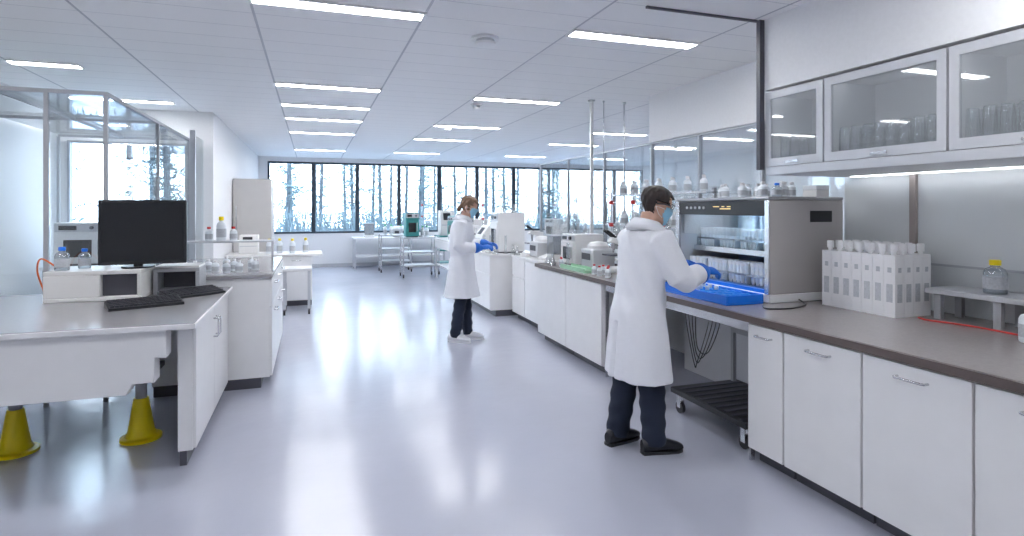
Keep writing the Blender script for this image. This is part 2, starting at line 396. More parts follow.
# ------------------------------------------------------------------ bottles, glassware
def bottle(name, label, h, r, bm, cm, loc, group=None, band=True, cat="bottle"):
    e = thing(name, label, cat, loc, group=group)
    b = B(bm, LABELM); b.lathe([(r*0.92, 0), (r, 0.006), (r, h*0.62), (r*0.85, h*0.72), (r*0.4, h*0.80), (r*0.4, h*0.86)], n=16)
    if band: b.lathe([(r*1.015, h*0.15), (r*1.015, h*0.5)], n=16, m=1)
    part(e, "bottle_body", b)
    part(e, "cap", B(cm).lathe([(r*0.5, h*0.84), (r*0.5, h*0.985), (r*0.42, h)], n=14))
    return e
e = thing("reagent_bottle", "tall square white reagent carton with grey label", "bottle", (3.30, 3.06, 0.91), group="block of white reagent cartons on the worktop")
OPW = mat("opaque_white_plastic", (0.88, 0.88, 0.90), 0.35)
b = B(OPW, LABELM); b.box(0, -0.0735, 0, 0.0735, 0, 0.375)
b.box(-0.0012, -0.057, 0.09, 0, -0.017, 0.20, 1); b.box(0.017, -0.0747, 0.09, 0.057, -0.0735, 0.20, 1)
b.box(-0.0012, -0.050, 0.27, 0, -0.024, 0.30, 1); b.box(0.024, -0.0747, 0.27, 0.050, -0.0735, 0.30, 1)
part(e, "bottle_body", b, bev=0.0035)
part(e, "cap", B(OPW).lathe([(0.014, 0.375), (0.014, 0.392), (0.021, 0.392), (0.021, 0.435), (0.018, 0.44)], cx=0.036, cy=-0.036, n=14), label="white screw cap")
for i in range(7):
    for j in range(4):
        if i or j: dup(e, (3.30+j*0.0755, 3.06-i*0.0755, 0.91))
flask = solo("conical_flask", "small clear glass conical flask", "flask", B(GLASSW).lathe([(0.042, 0), (0.045, 0.008), (0.016, 0.09), (0.015, 0.12), (0.018, 0.125)], n=16), (2.66, 6.38, 0.91), group="conical flasks on benches")
gcyl = solo("measuring_cylinder", "tall clear glass measuring cylinder", "cylinder", B(GLASSW).lathe([(0.035, 0), (0.035, 0.01), (0.016, 0.015), (0.016, 0.26), (0.019, 0.265)], n=14), (3.25, 5.60, 0.91), group="measuring cylinders on benches")

# ------------------------------------------------------------------ analyser machine
e = thing("sample_analyser", "large grey benchtop analyser with open lit chamber", "lab analyser", (2.98, 3.20, 0.91))
W = 0.67; L = 1.06; Hh = 0.74
side = mat("warm_grey_panel", (0.46, 0.44, 0.44), 0.25)
mgrey = mat("metallic_grey_lid", (0.35, 0.35, 0.37), 0.3, 0.5)
b = B(WHITE, side, mgrey)
b.box(0.0, 0, 0.0, W, L, 0.06)
sidep = [(0.0, 0.06), (W, 0.06), (W, 0.715), (0.0, 0.715)]
b.prism(sidep, 'y', 0, 0.035, 1); b.prism(sidep, 'y', L-0.035, L, 1)
b.box(W-0.03, 0.035, 0.06, W, L-0.035, 0.715, 1)
b.box(-0.01, -0.005, 0.715, W, L+0.005, Hh, 2)
part(e, "housing", b, bev=0.008)
fa = part(e, "control_fascia", B(BLACK).box(-0.010, 0.036, 0.605, 0.12, L-0.036, 0.713), bev=0.006, label="glossy black control strip")
k = B(DISP)
for (ya, yb, za) in ((0.38, 0.42, 0.667), (0.45, 0.48, 0.667), (0.51, 0.58, 0.667), (0.38, 0.50, 0.650)): k.box(-0.0125, ya, za, -0.010, yb, za+0.007)
part(fa, "display", k, label="row of small amber lit readouts")
kn = B(LGREY)
for i in range(5): kn.cyl((-0.008, 0.69+i*0.055, 0.662), (-0.018, 0.69+i*0.055, 0.662), 0.011, n=12)
part(fa, "button_row", kn, label="row of round grey buttons")
part(e, "chamber_liner", B(BLUE, mat("chamber_grey_blue", (0.35, 0.50, 0.68), 0.4)).box(0.02, 0.036, 0.061, W-0.04, L-0.036, 0.085).box(W-0.06, 0.036, 0.085, W-0.031, L-0.036, 0.60, 1), label="blue floor and pale blue back inside the chamber")
part(e, "led_strip", B(LEDB).box(0.13, 0.08, 0.688, 0.19, L-0.08, 0.70), label="cool lit strip inside the chamber")
part(e, "shelf", B(STEEL).box(0.14, 0.05, 0.315, W-0.07, L-0.05, 0.33).box(0.13, 0.05, 0.305, 0.14, L-0.05, 0.345))
part(e, "edge_rail", B(STEEL).box(-0.012, -0.006, 0.06, 0.0, 0.035, 0.713), bev=0.003, label="bright steel edge rail")
part(e, "edge_rail", B(STEEL).box(-0.012, L-0.035, 0.06, 0.0, L+0.006, 0.713), bev=0.003, label="bright steel edge rail")
part(e, "sliding_sash", B(GLASS).box(0.012, 0.036, 0.45, 0.018, L-0.036, 0.605), label="clear sash raised above the opening")
part(e, "vent_grille", B(BLACK).box(0.36, -0.003, 0.56, 0.56, -0.0005, 0.64), label="dark square side vent")
def tuberack(loc, n, label, group=None):
    e = thing("tube_rack", label, "tube rack", loc, group=group)
    b = B(CLEARB); b.box(-0.01, 0, 0, 0.20, n*0.045+0.01, 0.010); b.box(-0.01, 0, 0.07, 0.0, n*0.045+0.01, 0.085); b.box(0.19, 0, 0.07, 0.20, n*0.045+0.01, 0.085)
    for y in (0, n*0.045): b.box(-0.01, y, 0.010, 0.20, y+0.01, 0.07)
    part(e, "rack_frame", b); return e
for k in range(4):
    tuberack((3.05, 3.262+k*0.242, 0.995), 5, "clear plastic rack holding sample tubes", "tube racks in the analyser")
    tuberack((3.16, 3.262+k*0.242, 1.24), 5, "clear plastic rack holding sample tubes", "tube racks in the analyser")
tb = thing("sample_tube", "white capped sample tube standing in the analyser", "sample tube", (3.10, 3.30, 1.005), group="sample tubes in the analyser")
part(tb, "tube_body", B(TUBEW).lathe([(0.010, 0), (0.016, 0.03), (0.017, 0.13)], n=12))
part(tb, "cap", B(WHITE).lathe([(0.020, 0.13), (0.020, 0.155)], n=12))
firstt = True
for lv, zz in enumerate((1.005, 1.25)):
    for j in range(3):
        for i in range(20):
            yy = 3.295+(i % 5)*0.043+(i//5)*0.242
            if firstt: firstt = False; tb.location = (3.08, yy, zz); continue
            dup(tb, ((3.08 if lv == 0 else 3.19)+j*0.062, yy, zz))
e = thing("sample_tray", "bright blue plastic sample tray on the worktop", "tray", (2.64, 3.22, 0.91))
b = B(BLUE); b.box(0, 0, 0, 0.31, 0.80, 0.012)
b.box(0, 0, 0.012, 0.012, 0.80, 0.065); b.box(0.298, 0, 0.012, 0.31, 0.80, 0.065); b.box(0.012, 0, 0.012, 0.298, 0.012, 0.065); b.box(0.012, 0.788, 0.012, 0.298, 0.80, 0.065)
part(e, "tray_body", b, bev=0.004)
b = B(BLUEL)
for i in range(10): b.box(0.03, 0.04+i*0.075, 0.012, 0.29, 0.055+i*0.075, 0.055)
for i in range(4): b.box(0.03+i*0.082, 0.055, 0.03, 0.040+i*0.082, 0.73, 0.050)
part(e, "grid_insert", b, label="lighter blue slotted insert")
t2 = solo("sample_vial", "small white vial standing in the blue tray", "vial", B(TUBEW, WHITE).lathe([(0.010, 0), (0.014, 0.01), (0.014, 0.05)], n=12).lathe([(0.016, 0.05), (0.016, 0.065)], n=12, m=1), (2.71, 3.62, 0.922), group="vials in the blue tray")
for j in range(3):
    for i in range(4):
        if i or j: dup(t2, (2.71+j*0.082, 3.62+i*0.075, 0.922))
bb = bottle("small_bottle", "small white bottle on top of the analyser", 0.12, 0.032, TUBEW, WHITE, (3.20, 3.5, 1.65), "bottles on the analyser")
for i, (dx, dy) in enumerate([(0.1, 3.62), (0.02, 3.75), (0.12, 3.85), (0.05, 3.98), (0.22, 3.52), (0.32, 3.55), (0.3, 3.68), (0.25, 3.95), (0.13, 4.12), (0.35, 3.85), (0.12, 3.44), (0.24, 3.82)]):
    dup(bb, (3.2+dx, dy, 1.65))
bottle("reagent_flask", "clear bottle with bright blue cap", 0.10, 0.035, CLEARB, BLUE, (3.16, 3.32, 1.65))
e = thing("tip_box", "low white plastic tip box", "box", (3.50, 3.24, 1.65)); part(e, "box_base", B(WHITE).box(-0.06, 0, 0, 0.06, 0.12, 0.05)); part(e, "lid", B(TUBEW).box(-0.062, -0.002, 0.05, 0.062, 0.122, 0.085), bev=0.004)
cable("power_cable", "black cable lying on the worktop by the analyser", [(2.92, 3.19, 0.916), (2.85, 3.12, 0.916), (2.80, 3.02, 0.916), (2.95, 2.98, 0.916), (3.15, 3.06, 0.916), (3.22, 3.18, 0.93)], 0.005, BLACK)
e = thing("raised_shelf", "low grey metal shelf on feet along the partition", "shelf", (0, 0, 0.91))
part(e, "shelf_board", B(LGREY).box(3.50, 1.30, 0.15, 3.77, 2.50, 0.18), bev=0.003)
for yy in (1.35, 2.10, 2.42):
    for xx in (3.52, 3.70): part(e, "leg", B(GREYP).box(xx, yy, 0, xx+0.03, yy+0.04, 0.15))
bottle("reagent_flask", "clear bottle with yellow cap on the raised shelf", 0.19, 0.055, CLEARB, YELL, (3.62, 2.19, 1.09))
bottle("reagent_flask", "pale bottle with yellow cap beside the raised shelf", 0.18, 0.05, TUBEW, YELL, (3.34, 1.86, 0.91))
cable("supply_hose", "thin red hose lying on the worktop", [(3.42, 2.48, 0.916), (3.40, 2.40, 0.916), (3.45, 2.2, 0.916), (3.44, 1.9, 0.916), (3.46, 1.5, 0.916)], 0.005, RED)

# ------------------------------------------------------------------ instruments
def instrument(loc, w, d, h, label, rz=-90):
    e = thing("lab_instrument", label, "lab instrument", loc, rz); s = 0.3*d
    part(e, "housing", B(CREAM).prism([(0, 0), (d, 0), (d, h), (s, h), (0, h*0.55)], 'x', 0, w), bev=0.012)
    zc0, zc1 = h*0.62, h*0.9
    def yy(z): return (z-h*0.55)/(h*0.45)*s
    part(e, "screen", B(SCREEN).add([(w*0.2, yy(zc0)-0.004, zc0), (w*0.7, yy(zc0)-0.004, zc0), (w*0.7, yy(zc1)-0.004, zc1), (w*0.2, yy(zc1)-0.004, zc1),
                                     (w*0.2, yy(zc0)+0.004, zc0), (w*0.7, yy(zc0)+0.004, zc0), (w*0.7, yy(zc1)+0.004, zc1), (w*0.2, yy(zc1)+0.004, zc1)],
                                    [(0,1,2,3),(7,6,5,4),(0,4,5,1),(1,5,6,2),(2,6,7,3),(3,7,4,0)]))
    part(e, "trim_strip", B(LGREY).box(w*0.05, -0.005, h*0.40, w*0.95, 0.001, h*0.44))
    return e
def oven(loc, w, d, h, label, rz=-90, m=None):
    e = thing("drying_oven", label, "lab oven", loc, rz)
    part(e, "housing", B(m or WHITE, DGREY).box(0, 0, 0.02, w, d, h).box(0.02, 0.02, 0, w-0.02, d-0.02, 0.02, 1), bev=0.008)
    dr = part(e, "door", B(m or WHITE, GLASSW).box(0.01, -0.02, 0.03, w-0.01, -0.001, h*0.76), bev=0.004)
    part(dr, "door_window", B(SCREEN).box(w*0.2, -0.023, h*0.2, w*0.75, -0.02, h*0.6), label="dark glass window")
    part(dr, "handle", B(STEEL).box(w-0.06, -0.05, h*0.25, w-0.045, -0.02, h*0.6))
    pn = part(e, "control_panel", B(LGREY).box(0.01, -0.012, h*0.79, w-0.01, -0.001, h*0.97))
    part(pn, "display", B(SCREEN).box(w*0.1, -0.015, h*0.83, w*0.45, -0.012, h*0.93)); part(pn, "knob", B(DGREY).cyl((w*0.75, -0.012, h*0.88), (w*0.75, -0.035, h*0.88), 0.02, n=14))
    return e
def balance(loc, label, rz=-90, s=1.0):
    e = thing("analytical_balance", label, "balance", loc, rz); w = 0.24*s; d = 0.32*s; h = 0.36*s
    part(e, "base", B(CREAM).prism([(0, 0), (d, 0), (d, 0.07), (0.12, 0.07), (0, 0.035)], 'x', 0, w), bev=0.006)
    g = B(GLASSW); g.box(0, 0.12, 0.07, 0.005, d, h); g.box(w-0.005, 0.12, 0.07, w, d, h); g.box(0.005, 0.12, 0.07, w-0.005, 0.125, h); part(e, "draft_shield", g, label="clear glass draft shield")
    part(e, "column", B(LGREY).box(0.005, d-0.05, 0.07, w-0.005, d-0.006, h)); part(e, "lid", B(LGREY).box(0, 0.12, h, w, d, h+0.012)); part(e, "pan", B(STEEL).lathe([(0.03, 0.07), (0.03, 0.09), (0.045, 0.092), (0.045, 0.096)], cx=w/2, cy=0.2*s))
    return e
def centrifuge(loc, w, label, rz=-90):
    e = thing("centrifuge", label, "centrifuge", loc, rz)
    part(e, "housing", B(LGREY).box(0, 0, 0.015, w, w, 0.22), bev=0.02)
    part(e, "lid", B(WHITE).lathe([(w*0.42, 0.22), (w*0.42, 0.25), (w*0.32, 0.285), (w*0.1, 0.295)], cx=w/2, cy=w*0.52, n=26))
    part(e, "control_panel", B(DGREY).box(w*0.15, -0.006, 0.10, w*0.85, 0.001, 0.17)); return e
def microscope(loc, label, rz=-90):
    e = thing("microscope", label, "microscope", loc, rz)
    part(e, "base", B(WHITE).box(0, 0, 0, 0.20, 0.28, 0.05), bev=0.01)
    part(e, "arm", B(WHITE).prism([(0.20, 0.05), (0.27, 0.05), (0.28, 0.33), (0.10, 0.36), (0.06, 0.31), (0.20, 0.28)], 'x', 0.06, 0.14), bev=0.01)
    part(e, "stage", B(DGREY).box(0.01, 0.04, 0.17, 0.19, 0.20, 0.185)); part(e, "objective", B(STEEL).cyl((0.10, 0.12, 0.30), (0.10, 0.12, 0.20), 0.02, 0.008))
    for xx in (0.07, 0.13): part(e, "eyepiece", B(BLACK).cyl((xx, 0.13, 0.36), (xx, 0.03, 0.43), 0.014))
    part(e, "focus_knob", B(DGREY).cyl((0.03, 0.23, 0.10), (0.17, 0.23, 0.10), 0.022)); return e
oven((2.80, 6.30, 0.91), 0.36, 0.36, 0.36, "white benchtop oven with glazed door")
centrifuge((2.82, 5.84, 0.91), 0.28, "light grey benchtop centrifuge with round lid")
microscope((2.82, 5.42, 0.91), "white microscope with dark stage")
oven((2.80, 4.88, 0.91), 0.42, 0.38, 0.34, "small white benchtop incubator", m=CREAM)
e = thing("shallow_tray", "shallow pale green tray on the worktop", "tray", (2.60, 5.3, 0.91)); part(e, "tray_body", B(mat("mint", (0.35, 0.62, 0.42), 0.4)).box(0, 0, 0, 0.14, 0.6, 0.02).box(0, 0, 0.02, 0.01, 0.6, 0.045).box(0.13, 0, 0.02, 0.14, 0.6, 0.045))
v = bottle("small_bottle", "small white bottle with red cap on the bench", 0.10, 0.025, TUBEW, RED, (2.66, 5.2, 0.91), "small bench bottles")
for p in ((2.72, 5.12), (2.64, 5.05), (2.70, 4.98), (2.74, 5.05), (2.65, 4.9), (2.66, 6.0), (2.70, 6.1)): dup(v, (p[0], p[1], 0.91))
for p in ((2.65, 6.26, .91), (2.90, 6.22, 1.27), (3.02, 6.12, 1.27), (3.26, 6.22, .91), (3.26, 6.10, .91), (3.05, 5.30, .91), (2.62, 6.16, .91)): dup(flask, p)
for p in ((3.30, 5.72, .91), (3.24, 5.25, .91), (3.32, 5.18, .91), (3.06, 6.24, 1.27), (2.88, 6.03, 1.27), (3.28, 4.75, .91), (2.72, 5.96, .91), (3.2, 5.38, .91)): dup(gcyl, p)
def retort(loc, h=0.85, group="clamp stands"):
    e = thing("clamp_stand", "steel clamp stand with red clamps and glass flask", "clamp stand", loc, group=group)
    part(e, "base", B(DGREY).box(-0.08, -0.06, 0, 0.08, 0.06, 0.02)); part(e, "rod", B(STEEL).cyl((0, 0, 0.02), (0, 0, h), 0.007, n=10))
    for z in (h*0.55, h*0.85):
        part(e, "clamp", B(RED, STEEL).box(-0.02, -0.02, z-0.02, 0.02, 0.02, z+0.02).cyl((0.02, 0, z), (0.14, 0, z), 0.006, n=8, m=1))
    part(e, "flask", B(GLASSW).lathe([(0.02, h*0.28), (0.05, h*0.30), (0.06, h*0.38), (0.04, h*0.48), (0.015, h*0.54), (0.015, h*0.66)], cx=0.13, n=16))
    return e
r0 = retort((3.28, 5.98, 0.91)); r0.rotation_euler = (0, 0, R(-90)); dup(r0, (3.28, 5.50, 0.91)); dup(r0, (3.30, 4.98, 0.91))
e = thing("reagent_shelf", "two-tier glass reagent shelf on steel posts", "shelf", (3.52, 4.45, 0.91))
for yy in (0, 0.95, 1.9): part(e, "post", B(STEEL).box(-0.015, yy, 0, 0.015, yy+0.03, 0.85))
for z in (0.45, 0.80): part(e, "shelf_board", B(GLASSP, STEEL).box(-0.10, 0.0, z, 0.10, 1.93, z+0.012).box(-0.105, 0, z, -0.10, 1.93, z+0.02, 1))
v2 = bottle("reagent_bottle", "white reagent bottle on a glass shelf", 0.16, 0.035, TUBEW, WHITE, (3.46, 4.52, 1.372), "bottles on the reagent shelf")
for i in range(1, 14): dup(v2, (3.46+0.10*(i % 2), 4.52+i*0.125, 1.372))
for i in range(0, 14): dup(v2, (3.46+0.10*(i % 2), 4.54+i*0.125, 1.722))
def column(x, y, z0, w, label, m=WHITE):
    e = thing("service_column", label, "service column", (x, y, z0)); h = CH-z0
    part(e, "post", B(m).box(-w/2, -w/2, 0, w/2, w/2, h-0.02), bev=0.002); part(e, "ceiling_collar", B(LGREY).box(-w*0.9, -w*0.9, h-0.02, w*0.9, w*0.9, h))
column(3.25, 6.42, 0.91, 0.035, "white vertical service column from worktop to ceiling")
column(3.72, 6.45, 0.91, 0.018, "slim steel service pole up to the ceiling", STEEL)
column(3.42, 6.43, 0.91, 0.012, "slim steel service pole up to the ceiling", STEEL)
# second bench run carrying on past the main bench
cabinet((2.72, 7.82, 0), -90, 0.5, 0.5, 0.867, 1, "white floor cabinet continuing the bench run", rows=[(0.10, 0.6), (0.62, 0.86)], handles=False)
cabinet((2.72, 7.31, 0), -90, 0.5, 0.5, 0.867, 1, "white floor cabinet continuing the bench run", rows=[(0.10, 0.86)], handles=False)
solo("side_worktop", "white worktop over two floor cabinets", "worktop", B(WHITE).box(2.69, 6.79, 0.87, 3.24, 7.83, 0.90), bev=0.003)
microscope((2.80, 7.70, 0.90), "white microscope on the white worktop")
centrifuge((2.80, 7.40, 0.90), 0.28, "small light centrifuge with white lid")
balance((2.80, 7.06, 0.90), "small glass-walled balance on the white worktop", s=0.85)
for p in ((2.75, 7.76, .9), (3.15, 7.55, .9), (3.15, 7.15, .9), (3.17, 7.0, .9)): dup(flask, p)
for p in ((3.16, 7.70, .9), (3.16, 7.35, .9), (3.15, 6.86, .9)): dup(gcyl, p)
def table(loc, w, d, h, rz, label, shelf=True, wheels=False, drawers=False, top=None, cat="table", nm="lab_table"):
    e = thing(nm, label, cat, loc, rz)
    part(e, "table_top", B(top or TOPL).box(0, 0, h-0.035, w, d, h), bev=0.003)
    z0 = 0.09 if wheels else 0
    for x_ in (0.02, w-0.06):
        for y_ in (0.02, d-0.06):
            part(e, "leg", B(LGREY).box(x_, y_, z0, x_+0.04, y_+0.04, h-0.035))
            if wheels: caster(e, x_+0.02, y_+0.02, 0.035, 0.09)
    if shelf: part(e, "lower_shelf", B(WHITE).box(0.06, 0.03, 0.30, w-0.06, d-0.03, 0.325))
    if drawers: part(e, "drawer", B(WHITE).box(0.07, 0.0, h-0.2, w-0.07, d-0.08, h-0.04))
    return e
cabinet((2.44, 9.6, 0), -90, 1.6, 0.7, 0.867, 3, "white cabinet run behind the bench", rows=[(0.10, 0.6), (0.61, 0.86)], handles=False)
solo("side_worktop", "white worktop over a cabinet run", "worktop", B(WHITE).box(2.41, 7.98, 0.87, 3.20, 9.62, 0.90), bev=0.003)
oven((2.60, 8.52, 0.90), 0.36, 0.42, 0.60, "tall white oven on the lab bench")
instrument((2.62, 9.52, 0.90), 0.4, 0.42, 0.38, "white sloping instrument on the lab bench")
balance((2.60, 8.93, 0.90), "small glass-walled balance on the lab bench")
for p in ((2.52, 8.04, .9), (2.50, 8.35, .9), (2.52, 8.75, .9), (2.75, 8.40, 1.50), (2.9, 8.3, 1.50), (2.80, 8.06, .9)): dup(flask, p)
for p in ((2.50, 8.22, .9), (2.70, 8.25, 1.50), (2.85, 8.45, 1.50), (2.50, 8.55, .9), (2.68, 8.06, .9)): dup(gcyl, p)
table((2.6, 12.9, 0), 2.6, 0.8, 0.90, -90, "long white lab table", top=WHITE, drawers=True)
oven((2.85, 12.6, 0.90), 0.55, 0.45, 0.50, "teal benchtop oven on the long lab table", m=TEAL)
instrument((2.85, 11.5, 0.90), 0.5, 0.45, 0.45, "cream instrument on the long lab table")
microscope((2.75, 10.75, 0.90), "white microscope on the long lab table")
b = bottle("small_bottle", "small bottle with green cap on a lab table", 0.16, 0.04, TUBEW, GREEN, (2.70, 10.9, 0.90), "bottles with green caps")
for p in ((2.68, 11.02, .9), (2.72, 11.85, .9), (2.7, 11.72, .9), (2.75, 10.4, .9)): dup(b, p)
def trolley(loc, rz, label, h=0.91, tm=None):
    e = thing("lab_trolley", label, "trolley", loc, rz)
    for z in (0.25, 0.55, h-0.03): part(e, "shelf", B(tm or LGREY).box(0.0, 0, z, 0.7, 0.5, z+0.03))
    for x_ in (-0.03, 0.70):
        for y_ in (0.0, 0.47):
            part(e, "post", B(STEEL).box(x_, y_, 0.09, x_+0.03, y_+0.03, h)); caster(e, x_+0.015, y_+0.015, 0.04, 0.09)
    return e
trolley((1.95, 13.05, 0), 0, "steel lab trolley carrying a teal unit"); trolley((2.85, 13.5, 0), 0, "teal-shelved lab trolley by the windows", tm=TEAL); trolley((1.6, 14.3, 0), 0, "steel lab trolley by the windows")
oven((2.0, 13.13, 0.91), 0.30, 0.35, 0.55, "tall teal cabinet unit on a trolley", rz=0, m=TEAL)
instrument((2.90, 13.6, 0.91), 0.35, 0.35, 0.6, "tall cream unit on a trolley", rz=0)
table((1.0, 15.3, 0), 2.4, 0.7, 0.80, 0, "white table under the windows", top=WHITE, shelf=True)
for p in ((2.40, 13.25, .91), (2.52, 13.35, .91), (3.35, 13.65, .91), (1.7, 14.5, .91), (1.85, 14.5, .91), (2.1, 14.6, .91)):
    q = dup(b, p, label="tall bottle with green cap on a trolley"); q.scale = (1.1, 1.1, 1.6)
dup(r0, (3.45, 13.9, 0.91)); dup(r0, (3.1, 10.7, 0.90)); dup(r0, (3.2, 11.9, 0.90)); dup(r0, (2.42, 13.43, 0.91), 0)
balance((1.3, 15.45, 0.80), "small balance on the window table", rz=0)
centrifuge((2.0, 15.45, 0.80), 0.4, "small light centrifuge on the window table", rz=0)
for (xx, yy) in ((5.0, 12.6), (5.0, 9.6), (7.2, 12.6)):
    cabinet((xx, yy, 0), -90, 2.4, 0.9, 0.867, 4, "white island cabinet run behind the glass partition", handles=False)
    solo("island_worktop", "grey worktop on an island cabinet run", "worktop", B(TOPL).box(-0.03, -2.42, 0.87, 0.93, 0.02, 0.905), (xx, yy, 0))
    e = thing("reagent_shelf", "glass reagent shelf on steel posts on the island", "shelf", (xx+0.6, yy-2.2, 0.905))
    for k in (0, 1.0, 2.0): part(e, "post", B(STEEL).box(-0.015, k, 0, 0.015, k+0.03, 0.8))
    for z in (0.4, 0.75): part(e, "shelf_board", B(GLASSP).box(-0.12, 0, z, 0.12, 2.03, z+0.012))
    for i in range(12): dup(v2, (xx+0.53, yy-2.1+i*0.16, 1.317))
    for i in range(10): dup(v2, (xx+0.53, yy-2.1+i*0.19, 1.667))
    oven((xx+0.05, yy-0.3, 0.905), 0.5, 0.32, 0.42, "white oven on the island bench")
    balance((xx+0.08, yy-1.4, 0.905), "glass-walled balance on the island bench")

# ------------------------------------------------------------------ left side
cabinet((-0.69, 3.99, 0), 90, 1.42, 0.08, 0.855, 2, "shallow white cabinet run facing the aisle", rows=[(0.10, 0.85)], vert=True)
e = thing("workbench", "light grey workbench with hanging white apron and yellow feet", "workbench", (0, 0, 0))
b = B(TOPL, WHITE); b.box(-3.05, 3.80, 0.872, -0.65, 5.46, 0.90); b.box(-3.05, 3.785, 0.868, -0.64, 3.80, 0.897, 1); b.box(-0.65, 3.80, 0.868, -0.64, 5.46, 0.897, 1)
part(e, "top", b, bev=0.002)
b = B(WHITE); b.prism([(-3.05, 0.50), (-1.0, 0.50), (-0.97, 0.56), (-0.86, 0.56), (-0.86, 0.70), (-0.80, 0.70), (-0.80, 0.867), (-3.05, 0.867)], 'y', 3.84, 3.97)
part(e, "apron", b, bev=0.006, label="white stepped apron panel")
for xx in (-1.80, -1.10, -2.7):
    ft = part(e, "foot", B(YELL).lathe([(0.125, 0), (0.125, 0.02), (0.098, 0.028), (0.080, 0.055), (0.048, 0.26), (0.044, 0.28)], cx=xx, cy=4.56, n=24), label="yellow flared conical foot")
    part(ft, "foot_post", B(GREYP).cyl((xx, 4.56, 0.28), (xx, 4.56, 0.87), 0.035))
part(e, "bracket", B(DGREY).box(-1.72, 4.42, 0.44, -1.22, 4.50, 0.50).box(-2.6, 4.42, 0.44, -1.9, 4.50, 0.50).box(-3.0, 4.30, 0.50, -0.95, 4.52, 0.53))
cabinet((-0.35, 5.50, 0), 90, 1.9, 0.9, 0.957, 3, "white base cabinet projecting into the aisle", rows=[(0.10, 0.70), (0.71, 0.95)])
solo("side_worktop", "grey worktop on the projecting cabinet", "worktop", B(TOPL, CREAM).box(-1.30, 5.48, 0.96, -0.33, 7.42, 0.99), bev=0.002)
def keyboard(loc, rz, label):
    e = thing("keyboard", label, "keyboard", loc, rz)
    part(e, "keyboard_case", B(BLACK).prism([(0, 0), (0.17, 0), (0.17, 0.05), (0, 0.018)], 'x', 0, 0.44), bev=0.003)
    k = B(mat("key_grey", (0.05, 0.05, 0.06), 0.5))
    for r_ in range(5):
        for c_ in range(16):
            z = 0.018+0.032*((0.015+r_*0.030)/0.17)
            k.box(0.012+c_*0.026, 0.012+r_*0.031, z-0.002, 0.034+c_*0.026, 0.038+r_*0.031, z+0.013)
    part(e, "keys", k, label="dark grey keys")
keyboard((-1.24, 4.38, 0.90), 24, "black computer keyboard on the workbench"); keyboard((-0.97, 4.78, 0.90), 42, "second black keyboard lying at an angle")
e = thing("bench_reader", "low white benchtop reader with dark front opening", "lab instrument", (-1.78, 4.90, 0.90))
b = B(CREAM); b.box(0, 0, 0, 0.60, 0.42, 0.03); b.box(0, 0, 0.19, 0.60, 0.42, 0.22); b.box(0, 0, 0.03, 0.34, 0.42, 0.19); b.box(0.57, 0, 0.03, 0.60, 0.42, 0.19)
part(e, "housing", b, bev=0.006); part(e, "opening_liner", B(DGREY).box(0.34, 0.06, 0.03, 0.57, 0.41, 0.19))
e = thing("control_unit", "small grey box with dark open front", "lab instrument", (-1.16, 5.14, 0.90))
b = B(GREYP); b.box(0, 0, 0, 0.32, 0.30, 0.03); b.box(0, 0, 0.17, 0.32, 0.30, 0.20); b.box(0, 0, 0.03, 0.03, 0.30, 0.17); b.box(0.29, 0, 0.03, 0.32, 0.30, 0.17)
part(e, "housing", b, bev=0.004)
part(e, "back_liner", B(DGREY).box(0.03, 0.20, 0.03, 0.29, 0.30, 0.17)); part(e, "top_plate", B(CREAM).box(0.005, 0.01, 0.20, 0.315, 0.29, 0.215))
e = thing("computer_monitor", "black flat computer monitor turned toward the aisle", "monitor", (-1.24, 5.02, 1.12), 3)
part(e, "screen_housing", B(BLACK).box(-0.24, -0.02, 0.03, 0.33, 0.02, 0.51).prism([(-0.2, 0.10), (0.2, 0.10), (0.15, 0.42), (-0.15, 0.42)], 'y', 0.02, 0.05), bev=0.006)
part(e, "screen", B(SCREEN).box(-0.22, -0.023, 0.055, 0.31, -0.019, 0.49), label="dark glossy blank screen")
part(e, "stand", B(BLACK).box(-0.03, 0.05, 0.01, 0.03, 0.075, 0.25).lathe([(0.11, 0), (0.11, 0.012)], cy=0.06, n=24))
bottle("reagent_flask", "clear bottle with blue cap on the white reader", 0.17, 0.045, CLEARB, BLUE, (-1.70, 5.0, 1.12))
bottle("reagent_flask", "clear bottle with blue cap on the white reader", 0.15, 0.04, CLEARB, BLUE, (-1.60, 5.12, 1.12))
cable("supply_hose", "orange hose curling down behind the reader", [(-1.76, 5.1, 1.13), (-1.86, 5.1, 1.20), (-1.92, 5.2, 1.10), (-1.88, 5.2, 0.95), (-1.84, 5.1, 0.91)], 0.006, ORNG)
e = thing("glass_booth", "tall clear glass booth with slim metal frame", "glass booth", (0, 0, 0))
b = B(GREYP)
X0, X1, Y0, Y1, Z = -3.05, -1.58, 5.52, 8.86, 2.48
for (px_, py_) in ((X1, Y0), (X1, 7.2), (X1, Y1), (-1.98, Y0), (-2.45, Y0), (X0, Y0), (X0, Y1)):
    b.box(px_-0.015, py_-0.015, 0, px_+0.015, py_+0.015, Z)
b.box(X0, Y0-0.015, Z, X1+0.015, Y0+0.015, Z+0.03); b.box(X1-0.015, Y0, Z, X1+0.015, Y1, Z+0.03); b.box(X0, Y1-0.015, Z, X1, Y1+0.015, Z+0.03)
b.box(X0, 7.19, Z, X1, 7.21, Z+0.03); b.box(-2.35, Y0, Z, -2.33, Y1, Z+0.03)
part(e, "frame", b)
for (a, c) in ((Y0+0.02, 7.18), (7.22, Y1-0.02)): part(e, "glass_pane", B(GLASSP).box(X1-0.004, a, 0.05, X1+0.004, c, Z))
for (a, c) in ((X0+0.02, -2.47), (-2.43, -2.0), (-1.96, X1-0.02)): part(e, "glass_pane", B(GLASSP).box(a, Y0-0.004, 0.05, c, Y0+0.004, Z))
